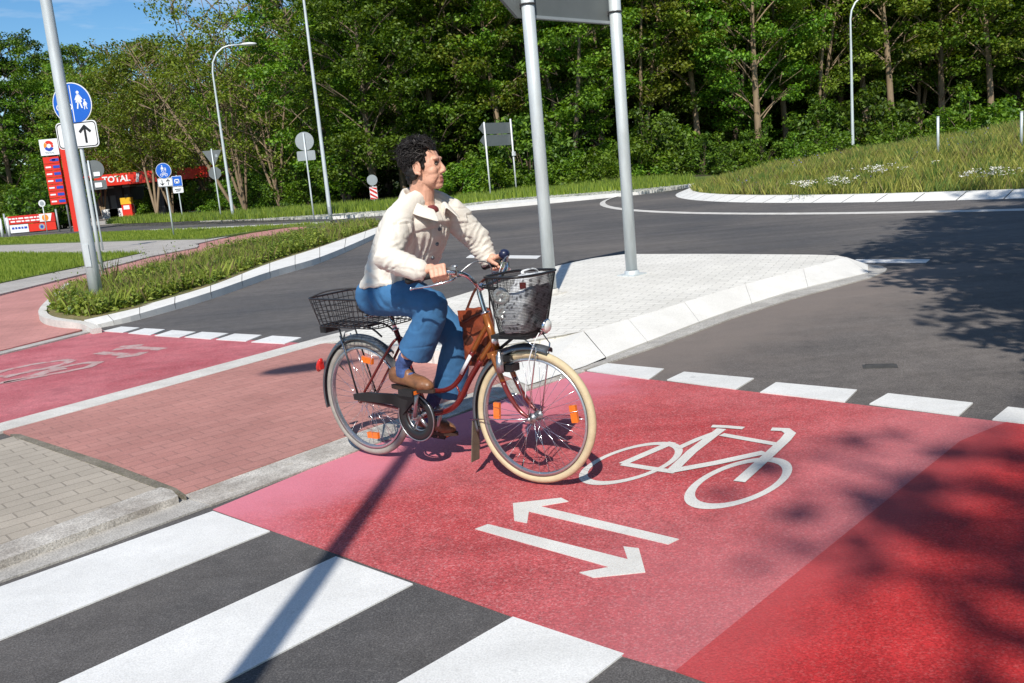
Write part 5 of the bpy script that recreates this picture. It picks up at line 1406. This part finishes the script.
# ------------------------------------------------------------------ things carried on the bicycle
def sack(name, secs, m, voxel=.006, amp=.006, fr=14, par=None):
    """soft bag from rounded-rectangle sections (centre, half x, half y)"""
    mb = MB(); n = 28; vs = []
    for c, a, b in secs:
        for k in range(n):
            t = 2 * math.pi * k / n; C_, S_ = math.cos(t), math.sin(t); e = .5
            vs.append(Vector(c) + Vector((a * math.copysign(abs(C_) ** e, C_), b * math.copysign(abs(S_) ** e, S_), 0)))
    L = len(secs); fs = [(i * n + k, i * n + (k + 1) % n, (i + 1) * n + (k + 1) % n, (i + 1) * n + k) for i in range(L - 1) for k in range(n)] + [tuple(reversed(range(n))), tuple((L - 1) * n + k for k in range(n))]
    mb.add(vs, fs); me = remeshed(mb, voxel, 3)
    displace(me, lambda c, nn_: c + nn_ * (amp * noise.noise(c * fr) + amp * .5 * noise.noise(c * fr * 2.3)))
    setmats(me, [m]); return link(name, me, par)
tb = thing('shopping_bag', 'grey leaf patterned cloth bag inside the front wire basket', 'bag', BL, BR)
def steer_me(o): o.data.transform(SM); return o
steer_me(sack('body', [((.565, -.01, .772), .062, .105), ((.57, -.015, .82), .074, .125), ((.585, 0, .90), .072, .13), ((.60, .02, .98), .062, .11), ((.61, .035, 1.045), .045, .09)], 'print', .006, .008, 13, tb))
mb = MB(); mb.box((.622, -.085, 1.0), (.03, .004, .03), Matrix.Rotation(R(20), 3, 'Z')); steer(mb).build('label', 'frame_red', tb)
mb = MB(); mb.tube(smooth_path([(.60, -.02, 1.04), (.59, -.03, 1.06), (.60, .06, 1.065), (.61, .09, 1.04)], 5), .007, 8, flat=.5); steer(mb).build('handle', 'print', tb)
lb = thing('leather_bag', 'reddish brown leather shoulder bag hanging behind the handlebar stem', 'bag', BL, BR)
sack('body', [((.205, .085, .560), .075, .030), ((.205, .085, .60), .088, .044), ((.210, .085, .70), .090, .046), ((.215, .085, .80), .086, .038), ((.22, .085, .862), .080, .020)], 'leather', .006, .007, 15, lb)
mb = MB(); mb.prism([(.128, .855), (.305, .865), (.300, .770), (.215, .735), (.135, .775)], (0, .037, 0), (1, 0, 0), (0, 0, 1), .007); mb.build('flap', 'leather', lb)
mb = MB(); mb.tube(smooth_path([(.13, .05, .84), (.17, .02, .80), (.24, .02, .83), (.30, .03, .85)], 6), .008, 8, flat=.5); mb.tube(smooth_path([(.14, .09, .85), (.20, .10, .95), (.29, .08, 1.01), (.31, .08, .98), (.30, .085, .86)], 6), .007, 8, flat=.5); mb.build('strap', 'leather_dark', lb)
for x, z, r_ in ((.175, .70, .036), (.245, .66, .03), (.20, .61, .026)):
    mb = MB(); mb.ell((x, .040, z), (r_, .004, r_ * .85)); mb.build('patch', 'leather_dark', lb)

# ------------------------------------------------------------------ cyclist
pers = thing('person', 'short dark haired cyclist in cream jacket and blue trousers riding, head turned aside', 'person', BL, BR)
V3 = Vector
HC = V3((.026, 0, 1.588)); HS = 1.0; YAW = R(27); HR = Matrix.Rotation(YAW, 3, 'Z') @ Matrix.Rotation(R(-3), 3, 'Y')
def hp(x, y, z): return HC + HR @ (V3((x, y, z)) * HS)
def hell(mb, c, r_, rot=None, **k): mb.ell(hp(*c), tuple(q * HS for q in r_), HR if rot is None else HR @ rot, **k)

SHR, SHL = V3((-.020, -.175, 1.345)), V3((.012, .175, 1.345))
ELR, ELL = V3((.075, -.365, 1.175)), V3((.080, .300, 1.190))
def grip_frame(s):
    Gc = GR[0] if s < 0 else GR[1]
    g = (SM.to_3x3() @ V3((.105, s * -.037, .019))).normalized(); o = V3((0, s, 0)); o = (o - g * o.dot(g)).normalized(); w = g.cross(o) * (1 if s > 0 else -1)
    return Gc, g, o, w
def wrist(s):
    Gc, g, o, w = grip_frame(s); return Gc - g * .085 + w * .034 + o * .012

mb = MB()
# trunk, neck and head of the one continuous body
mb.ell((-.32, 0, .945), (.125, .155, .095)); mb.limb([(-.31, 0, .95), (-.23, 0, 1.08), (-.13, 0, 1.22), (-.045, 0, 1.35)], [.115, .112, .12, .11], 18)
mb.limb([(-.04, -.13, 1.365), (-.02, .13, 1.365)], [.065, .065])
mb.limb([(-.035, 0, 1.38), (-.015, .0, 1.44), tuple(hp(-.022, 0, -.055))], [.068, .058, .058], 18)
mb.limb([tuple(hp(-.005, 0, -.06)), (.005, 0, 1.425), (.0, .0, 1.37)], [.048, .052, .06], 16)
hell(mb, (-.014, 0, .036), (.098, .077, .086)); hell(mb, (.024, 0, .005), (.070, .069, .082)); hell(mb, (.028, 0, -.040), (.061, .060, .070)); hell(mb, (.020, 0, -.090), (.045, .042, .022))
hell(mb, (.058, 0, -.095), (.029, .028, .021)); hell(mb, (.060, 0, -.070), (.034, .036, .032))
for s in (-1, 1):
    hell(mb, (.048, s * .038, -.022), (.032, .027, .030)); hell(mb, (.046, s * .030, -.048), (.034, .029, .034)); hell(mb, (.074, s * .030, .034), (.018, .028, .011)); hell(mb, (.030, s * .036, -.060), (.040, .024, .036))
    hell(mb, (.089, s * .0125, -.033), (.0125, .0095, .009))
    # ear
    for k in range(10):
        a0, a1 = R(-60 + 30 * k), R(-30 + 30 * k)
        if k < 9: mb.limb([tuple(hp(-.012 - .016 * math.cos(a0), s * .081, .000 + .031 * math.sin(a0) * 1)), tuple(hp(-.012 - .016 * math.cos(a1), s * .081, .031 * math.sin(a1)))], [.0065 * HS, .0065 * HS], 8)
    hell(mb, (-.009, s * .076, -.003), (.015, .006, .028)); hell(mb, (-.004, s * .078, -.030), (.009, .007, .010))
mb.limb([tuple(hp(.080, 0, .026)), tuple(hp(.090, 0, .004)), tuple(hp(.101, 0, -.020)), tuple(hp(.101, 0, -.027))], [.009 * HS, .0095 * HS, .0120 * HS, .0118 * HS], 12)
hell(mb, (.081, 0, -.058), (.011, .026, .0070)); hell(mb, (.079, 0, -.074), (.011, .022, .0080)); hell(mb, (.076, 0, -.047), (.012, .022, .012))
# arms and hands
for s, S_, E_1 in ((-1, SHR, ELR), (1, SHL, ELL)):
    W_1 = wrist(s); Gc, g, o, w = grip_frame(s)
    mb.limb([S_, E_1, W_1], [.052, .040, .026], 14); mb.limb([S_.lerp(E_1, .9), E_1.lerp(W_1, .3), W_1], [.041, .040, .0265], 14)
    pl = lambda a, r_, off: Gc + g * off + (w * math.cos(R(a)) + o * math.sin(R(a))) * r_
    for off, k in ((.034, 1.0), (.012, 1.05), (-.010, 1.0), (-.031, .88)):
        kn = pl(30, .041, off)
        mb.limb([W_1.lerp(kn, .35), kn], [.015, .0125], 10)
        mb.limb([kn, pl(98, .037, off + .002), pl(165, .030, off), pl(225, .0275, off - .003)], [.0118 * k, .0100 * k, .0092 * k, .0078 * k], 10)
    mb.limb([W_1, Gc - g * .035 + w * .036 + o * .006], [.025, .024], 12)
    mb.limb([W_1 - o * .006, Gc - g * .030 - o * .018 + w * .028, Gc + g * .004 - o * .030 + w * .012, Gc + g * .030 - o * .024 - w * .004], [.017, .0145, .0112, .0088], 10)
# legs (inside the trousers) and feet
HIP = [V3((-.32, -.095, .945)), V3((-.32, .095, .935))]; KN = [V3((.105, -.125, .908)), V3((.040, .112, .690))]; AN = [V3((-.165, -.125, .570)), V3((-.255, .125, .245))]
TOE = [V3((.035, -.135, .488)), V3((-.095, .14, .165))]
for k in (0, 1):
    mb.limb([HIP[k], KN[k], AN[k]], [.078, .052, .034], 14); mb.limb([AN[k], AN[k].lerp(TOE[k], .45) - V3((0, 0, .028))], [.034, .022], 12)
    mb.ell(AN[k] + V3((-.025, 0, -.045)), (.026, .026, .026))
me = remeshed(mb, .0036, 2, .5)
eyes = [hp(.081, s * .031, .008) for s in (-1, 1)]; fwd = HR @ V3((1, 0, 0))
def face_fn(c, nn_):
    for e in eyes:
        d = (c - e).length
        if d < .022: c = c - fwd * .0075 * (1 - (d / .022) ** 2)
    q = HR.transposed() @ (c - HC) / HS
    if q.x > .07 and abs(q.z + .0685) < .006 and abs(q.y) < .027: c = c - fwd * .0025
    if q.x > .03 and abs(q.y) > .02 and -.09 < q.z < -.02:        # naso-labial fold and cheek lines
        c = c - nn_ * .0007 * max(0, 1 - abs((abs(q.y) - .030 - (-.03 - q.z) * .22)) / .006)
    if (c - HC).length > .2 or q.z < -.07: c = c + nn_ * .0012 * noise.noise(c * 60)
    return c
displace(me, face_fn)
def skin_mat(c, nn_):
    q = HR.transposed() @ (c - HC) / HS
    return 1 if (q.x > .076 and abs(q.y) < .025 and -.087 < q.z < -.054) else 0
setmats(me, ['skin', 'lip'], skin_mat); body = link('body', me, pers)
for s in (-1, 1):
    mb = MB(); hell(mb, (.070, s * .031, .008), (.0125, .0135, .0085), mi=0); hell(mb, (.079, s * .031, .008), (.0045, .0058, .0058), mi=1); mb.build('eye', ['eye_white_shaded', 'hair'], pers)
    mb = MB(); mb.tube(smooth_path([tuple(hp(.083, s * .013, .032)), tuple(hp(.081, s * .030, .038)), tuple(hp(.068, s * .050, .031))], 5), [.003, .004, .002], 6); mb.tube(smooth_path([tuple(hp(.0795, s * .018, .013)), tuple(hp(.080, s * .031, .016)), tuple(hp(.070, s * .047, .010))], 5), [.0022, .0032, .002], 6); mb.build('eyebrow', 'hair', pers)
# hair: cap and tousled locks
mb = MB(); hell(mb, (-.020, 0, .054), (.090, .081, .083)); hell(mb, (-.046, 0, .016), (.066, .078, .068)); hell(mb, (.006, 0, .094), (.068, .064, .040)); hell(mb, (-.060, 0, -.045), (.036, .054, .040))
for s in (-1, 1): hell(mb, (.004, s * .066, .038), (.032, .016, .040)); hell(mb, (.016, s * .070, .016), (.012, .010, .022)); hell(mb, (-.045, s * .066, -.015), (.030, .018, .042))
me = remeshed(mb, .006, 3); displace(me, lambda c, nn_: c + nn_ * (.011 * noise.noise(c * 34) + .006 * noise.noise(c * 80)))
setmats(me, ['hair']); hair = link('hair', me, pers)
rr_ = random.Random(12); mb = MB()
for k in range(1500):
    th = rr_.uniform(0, 2 * math.pi); z = rr_.uniform(-.55, 1); rq = math.sqrt(1 - z * z); d = V3((rq * math.cos(th), rq * math.sin(th), z))
    if d.x > .62 and d.z < .42: continue
    if d.z < -.1 and d.x > -.15: continue
    base = V3((-.020, 0, .050)) + V3((d.x * .086, d.y * .079, d.z * .083))
    tg = V3((-.75, d.y * .6, .25 if d.z > .45 else -.35)) + V3((rr_.gauss(0, .45), rr_.gauss(0, .45), rr_.gauss(0, .35)))
    if d.z > .6 and d.x > 0: tg.x += rr_.uniform(.1, 1.5)
    tg = (tg - d * tg.dot(d)).normalized(); bn = d.cross(tg); L_ = rr_.uniform(.030, .055); lift = rr_.uniform(.002, .013) + (.012 if d.z > .55 else 0)
    p1 = base + d * lift + tg * L_ * .4 + bn * rr_.uniform(-.008, .008); p2 = base + d * (lift + rr_.uniform(-.004, .007)) + tg * L_ + bn * rr_.uniform(-.015, .015)
    w_ = rr_.uniform(.0018, .0042); mb.tube(smooth_path([tuple(hp(*base)), tuple(hp(*p1)), tuple(hp(*p2))], 4), [w_, w_ * 1.15, w_ * .8, .0008], 6, 1 if rr_.random() < .05 else 0, flat=.6)
for k in range(220):
    th = rr_.uniform(0, 2 * math.pi); z = rr_.uniform(.0, 1); rq = math.sqrt(1 - z * z); d = V3((rq * math.cos(th), rq * math.sin(th), z))
    if d.x > .6 and d.z < .5: continue
    b0_ = V3((-.020, 0, .052)) + V3((d.x * .094, d.y * .086, d.z * .092)); t0_ = V3((rr_.gauss(-.3, .6), rr_.gauss(0, .6), rr_.gauss(.2, .4)))
    mb.tube(smooth_path([tuple(hp(*b0_)), tuple(hp(*(b0_ + d * .014 + t0_ * .012))), tuple(hp(*(b0_ + d * rr_.uniform(.014, .032) + t0_ * .032)))], 3), [.0012, .0010, .0006, .0003], 4, 0)
mb.build('hair_locks', ['hair', 'hair_grey'], hair)

# jacket
def sections(mb, secs, n=36, e=.82):
    vs = []
    for c, a, b, tilt in secs:
        rt_ = Matrix.Rotation(tilt, 3, 'Y')
        for k in range(n):
            t = 2 * math.pi * k / n; C_, S_ = math.cos(t), math.sin(t)
            vs.append(V3(c) + rt_ @ V3((a * math.copysign(abs(C_) ** e, C_), b * math.copysign(abs(S_) ** e, S_), 0)))
    L = len(secs); fs = [(i * n + k, i * n + (k + 1) % n, (i + 1) * n + (k + 1) % n, (i + 1) * n + k) for i in range(L - 1) for k in range(n)] + [tuple(reversed(range(n))), tuple((L - 1) * n + k for k in range(n))]
    mb.add(vs, fs)
mb = MB()
sections(mb, [((-.250, 0, 1.006), .176, .206, R(-4)), ((-.232, 0, 1.045), .172, .198, R(0)), ((-.192, 0, 1.11), .166, .188, R(8)), ((-.136, 0, 1.205), .164, .188, R(14)), ((-.080, 0, 1.29), .156, .192, R(18)), ((-.040, 0, 1.355), .132, .178, R(20)), ((-.026, 0, 1.400), .100, .130, R(26)), ((-.022, 0, 1.425), .078, .096, R(28))])
for s, S_, E_1 in ((-1, SHR, ELR), (1, SHL, ELL)):
    W_1 = wrist(s); cuff = E_1.lerp(W_1, .93)
    mb.limb([S_ + V3((-.02, -s * .055, .0)), S_, S_.lerp(E_1, .5), E_1, E_1.lerp(cuff, .5), cuff], [.066, .076, .076, .071, .063, .052], 18, cap=True)
    mb.limb([(-.014, s * .05, 1.425), (-.015, s * .115, 1.395), tuple(S_ + V3((0, s * .02, -.005)))], [.052, .062, .068], 16)
    mb.tube([E_1.lerp(W_1, .80), E_1.lerp(W_1, .98)], [.052, .054], 18)
me = remeshed(mb, .0065, 5)
def jacket_fn(c, nn_):
    arm = abs(c.y) > .20 and c.z < 1.33
    k = noise.noise(V3((c.x * 7, c.y * 7, c.z * 9))) * .0032 - .0036 * max(0, 1 - abs(noise.noise(V3((c.x * 5 + c.z * 3, c.y * 5 + 3, c.z * 11 - c.x * 4)))) * 11) - .0025 * max(0, 1 - abs(noise.noise(V3((c.x * 9 - c.z * 5, c.y * 9 + 7, c.z * 15)))) * 12) + noise.noise(V3((c.x * 24, c.y * 20, c.z * 34 + c.x * 20))) * .0009
    if arm:
        S_, E_1 = (SHR, ELR) if c.y < 0 else (SHL, ELL); W_1 = wrist(-1 if c.y < 0 else 1)
        t = (c - S_).dot((E_1 - S_).normalized()) / (E_1 - S_).length; u_ = (c - E_1).dot((W_1 - E_1).normalized()) / (W_1 - E_1).length
        near = math.exp(-((c - E_1).length / .10) ** 2)
        k += near * .0045 * (1 - 2 * abs(math.sin((t + max(0, u_)) * 11 + 4 * noise.noise(c * 9)))) + .0022 * (1 - 2 * abs(math.sin(u_ * 9 + 4 * noise.noise(c * 11)))) * min(1, max(0, (u_ - .15) * 5))
    else:
        front = nn_.x > .25
        if front:
            line = 1.292 - .10 * abs(c.y) + .02 * (c.y > 0)
            d = c.z - line
            k += .009 * max(0, min(1, (d + .004) / .008))                     # yoke flap edge
            if abs(c.y) < .032 and c.z < 1.36: k += .005                        # button placket
            if c.z < line and abs(c.y) > .035: k += .0045 * math.sin(c.y * 190 + 3 * noise.noise(c * 9)) * min(1, (line - c.z) / .05)   # gathers under the yoke
        k += .005 * (1 - 2 * abs(math.sin(c.z * 28 + c.x * 8 + 4 * noise.noise(c * 6)))) * math.exp(-((c.z - 1.06) / .09) ** 2)
        if c.z < 1.035: k += .004                                                # hem band
    return c + nn_ * k
displace(me, jacket_fn); setmats(me, ['jacket']); jk = link('jacket', me, pers)
# collar
NB = V3((-.010, 0, 1.456)); path = []
for k in range(29):
    a = R(-158 + 316 * k / 28); f = (1 - math.cos(a)) / 2
    path.append(NB + V3((-.082 * math.cos(a) + .045 * f, .092 * math.sin(a) * (1 - .10 * f), .008 - .100 * f ** 1.3)))
nk = 41; rows = []
for k in range(nk):
    a = R(-152 + 304 * k / (nk - 1)); f = (1 - math.cos(a)) / 2; C_, S_ = -math.cos(a), math.sin(a)
    rad_ = V3((C_, S_, 0)); c0 = NB + V3((.078 * C_ + .040 * f, .084 * S_, .004 - .112 * f ** 1.2)); sp = .30 + .70 * f
    wv = .003 * math.sin(a * 5)
    rows.append([c0 + V3((0, 0, -.02)), c0 + rad_ * .006 + V3((0, 0, .030 - .010 * f)), c0 + rad_ * .016 + V3((0, 0, .036 - .012 * f)), c0 + rad_ * (.028 + .012 * sp) + V3((.004 * sp, 0, .016 - .018 * sp)), c0 + rad_ * (.036 + .034 * sp + wv) + V3((.012 * sp, 0, -.012 - .030 * sp + wv))])
mb = MB(); w5 = 5
mb.add([p for r_ in rows for p in r_], [(k * w5 + q, k * w5 + q + 1, (k + 1) * w5 + q + 1, (k + 1) * w5 + q) for k in range(nk - 1) for q in range(w5 - 1)])
co_ = mb.build('collar', 'jacket', jk); so_ = co_.modifiers.new('s', 'SOLIDIFY'); so_.thickness = .006; so_.offset = 0; sb_ = co_.modifiers.new('b', 'SUBSURF'); sb_.levels = sb_.render_levels = 1
mb = MB(); mb.ell((.040, 0, 1.372), (.040, .048, .030)); mb.build('shirt', 'jacket_in', pers)
for z, x in ((1.275, 0), (1.20, 0), (1.13, 0)):
    xs_ = [v.co.x for v in jk.data.vertices if abs(v.co.y - .012) < .012 and abs(v.co.z - z) < .012]
    mb = MB(); mb.lathe([(0, .006), (.008, .005), (.010, .002), (.010, -.004)], (max(xs_), .012, z), (1, 0, -.2), 14); mb.build('button', 'fender', jk)
# trousers
mb = MB(); mb.ell((-.295, 0, .948), (.158, .186, .102)); mb.ell((-.265, 0, 1.02), (.150, .178, .07))
mb.limb([(-.33, -.10, .945), (-.20, -.112, .945), (-.05, -.120, .938), tuple(KN[0] + V3((-.005, 0, .0)))], [.106, .100, .091, .082], 20)
mb.tube(smooth_path([tuple(KN[0] + V3((-.01, 0, .03))), tuple(KN[0] + V3((-.015, 0, -.035))), (.050, -.124, .80), (-.010, -.124, .715), (-.050, -.124, .660)], 5), [.070, .082, .082, .083, .086, .089, .092], 24)
mb.limb([(-.33, .10, .935), (-.20, .11, .875), (-.07, .112, .775), tuple(KN[1])], [.106, .100, .090, .080], 20)
mb.tube(smooth_path([tuple(KN[1] + V3((-.01, 0, .03))), tuple(KN[1] + V3((-.012, 0, -.03))), (.0, .114, .58), (-.035, .116, .48), (-.062, .117, .378)], 5), [.068, .080, .081, .083, .086, .090, .094], 24)
me = remeshed(mb, .006, 2)
def tr_fn(c, nn_):
    k = .004 * noise.noise(V3((c.x * 10, c.y * 10, c.z * 9))) - .0022 * max(0, 1 - abs(noise.noise(V3((c.x * 6 + c.z * 2, c.y * 5 + 3, c.z * 8 - c.x * 5)))) * 10) + .0025 * noise.noise(c * 30)
    for kn in KN:
        q = math.exp(-((c - kn - V3((-.04, 0, .0))).length / .09) ** 2); k += q * .005 * math.sin((c.x * .8 - c.z * .5) * 95 + 4 * noise.noise(c * 11))
    q = math.exp(-((c - V3((-.25, c.y, .93))).length / .10) ** 2); k += q * .006 * math.sin(c.x * 75 + c.z * 50 + 4 * noise.noise(c * 9))
    return c + nn_ * k
displace(me, tr_fn); setmats(me, ['denim']); link('trousers', me, pers)
# socks and shoes
for k in (0, 1):
    a, t_ = AN[k], TOE[k]; d = (t_ - a); d.z = 0; d.normalize(); dn = (t_ - V3((a.x - .055 * d.x, a.y - .055 * d.y, a.z - .085))).normalized()
    sd_ = (KN[k] - a).normalized(); mb = MB(); mb.limb([a + sd_ * (.062 + .09 * k), a + sd_ * .02, a + V3((.010, 0, -.022)), a.lerp(t_, .42) - V3((0, 0, .022))], [.0405, .0415, .043, .034], 14); mb.tube([a + sd_ * (.055 + .09 * k), a + sd_ * (.085 + .09 * k)], .0425, 14); me = remeshed(mb, .006, 2); setmats(me, ['sock']); link('sock', me, pers)
    heel = V3((a.x, a.y, 0)) - d * .055; heel.z = t_.z + (.012 if k == 0 else .018) + .012; mb = MB()
    mid = heel.lerp(t_, .45); tip = t_ - d * .012
    mb.limb([heel + V3((0, 0, .008)), mid + V3((0, 0, .012)), heel.lerp(t_, .78) + V3((0, 0, .002)), tip], [.036, .040, .042, .032], 18)
    mb.limb([heel + V3((0, 0, .026)), mid + V3((-.01, 0, .034))], [.036, .036], 14); mb.ell(heel.lerp(t_, .80), (.058, .044, .036), Matrix.Rotation(math.atan2(d.y, d.x), 3, 'Z'))
    me = remeshed(mb, .006, 3); displace(me, lambda c, nn_: c + nn_ * .0015 * noise.noise(c * 40)); setmats(me, ['shoe'])
    lowz = min(v.co.z for v in me.vertices)
    for v in me.vertices:
        if v.co.z < lowz + .018: v.co.z = lowz + .018
    sh = link('shoe', me, pers)
    mb = MB(); ang = math.atan2(d.y, d.x); cx = heel.lerp(t_, .5); Ls = (t_ - heel).length
    ol = []
    for q in range(32):
        t2 = 2 * math.pi * q / 32; x = math.cos(t2); y = math.sin(t2); ol.append((x * (Ls / 2 + .035), y * (.042 if x > 0 else .036) * (1 - .12 * math.exp(-(x / .35) ** 2))))
    mb.prism(ol, (cx.x, cx.y, lowz + .002), (math.cos(ang), math.sin(ang), 0), (-math.sin(ang), math.cos(ang), 0), .018); mb.build('sole', 'sole', sh)
    mb = MB()
    for q in range(4): p = heel.lerp(t_, .48 + .085 * q) + V3((0, 0, .052 - .0055 * q)); mb.limb([p + V3((0, -.022, -.006)), p + V3((0, 0, .002)), p + V3((0, .022, -.006))], [.0028, .0028, .0028], 6)
    mb.build('laces', 'sole', sh)
# ------------------------------------------------------------------ light, sky, camera
SUN_EL, SUN_AZ = R(45), R(187.5)          # azimuth clockwise from +Y
sd = bpy.data.lights.new('Sun', 'SUN'); sd.energy = 4.3; sd.angle = R(.55); sd.color = (1, .955, .885)
so = bpy.data.objects.new('Sun', sd); col.objects.link(so)
dirv = Vector((math.sin(SUN_AZ) * math.cos(SUN_EL), math.cos(SUN_AZ) * math.cos(SUN_EL), math.sin(SUN_EL)))
so.rotation_euler = (-dirv).to_track_quat('-Z', 'Y').to_euler(); so.location = dirv * 50
w = bpy.data.worlds.new('World'); scene.world = w; w.use_nodes = True; nt = w.node_tree
bg = nt.nodes['Background']; sky = nt.nodes.new('ShaderNodeTexSky'); sky.sky_type = 'NISHITA'; sky.sun_disc = False
sky.sun_elevation = SUN_EL; sky.sun_rotation = SUN_AZ; sky.air_density = 1.0; sky.dust_density = .25; sky.ozone_density = 3.0; sky.altitude = 300
# thin white cloud wisps
tc = nt.nodes.new('ShaderNodeTexCoord'); mp = nt.nodes.new('ShaderNodeMapping'); mp.inputs['Scale'].default_value = (1.6, 1.6, 9)
nt.links.new(tc.outputs['Generated'], mp.inputs[0])
nn = noise_tex(nt, 2.6, 7, .58, mp.outputs[0]); rp = ramp(nt, [(.47, 0.), (.74, .7)]); nt.links.new(nn.outputs[0], rp.inputs[0])
hs = nt.nodes.new('ShaderNodeHueSaturation'); hs.inputs['Saturation'].default_value = 1.3; nt.links.new(sky.outputs[0], hs.inputs['Color'])
cm = mixc(nt, rp.outputs[0], hs.outputs[0], (7.5, 7.8, 8.2)); nt.links.new(cm, bg.inputs['Color'])
bg.inputs['Strength'].default_value = .10

cd = bpy.data.cameras.new('Camera'); cam = bpy.data.objects.new('Camera', cd); col.objects.link(cam)
cd.sensor_width = 36; cd.lens = 36 * F_PX / 1024; cd.clip_start = .05; cd.clip_end = 3000
rt = Vector((cr, -sr * st, -sr * ct)); up = Vector((sr, cr * st, cr * ct)); fw = Vector((0, ct, -st))
mw = Matrix((rt, up, -fw)).transposed().to_4x4(); mw.translation = Vector((0, 0, EYE)); cam.matrix_world = mw
scene.camera = cam
scene.render.engine = 'CYCLES'
scene.render.resolution_x = 1024; scene.render.resolution_y = 683
vs_ = scene.view_settings; vs_.view_transform = 'Standard'; vs_.look = 'None'; vs_.gamma = 1; vs_.exposure = .28; vs_.use_curve_mapping = False
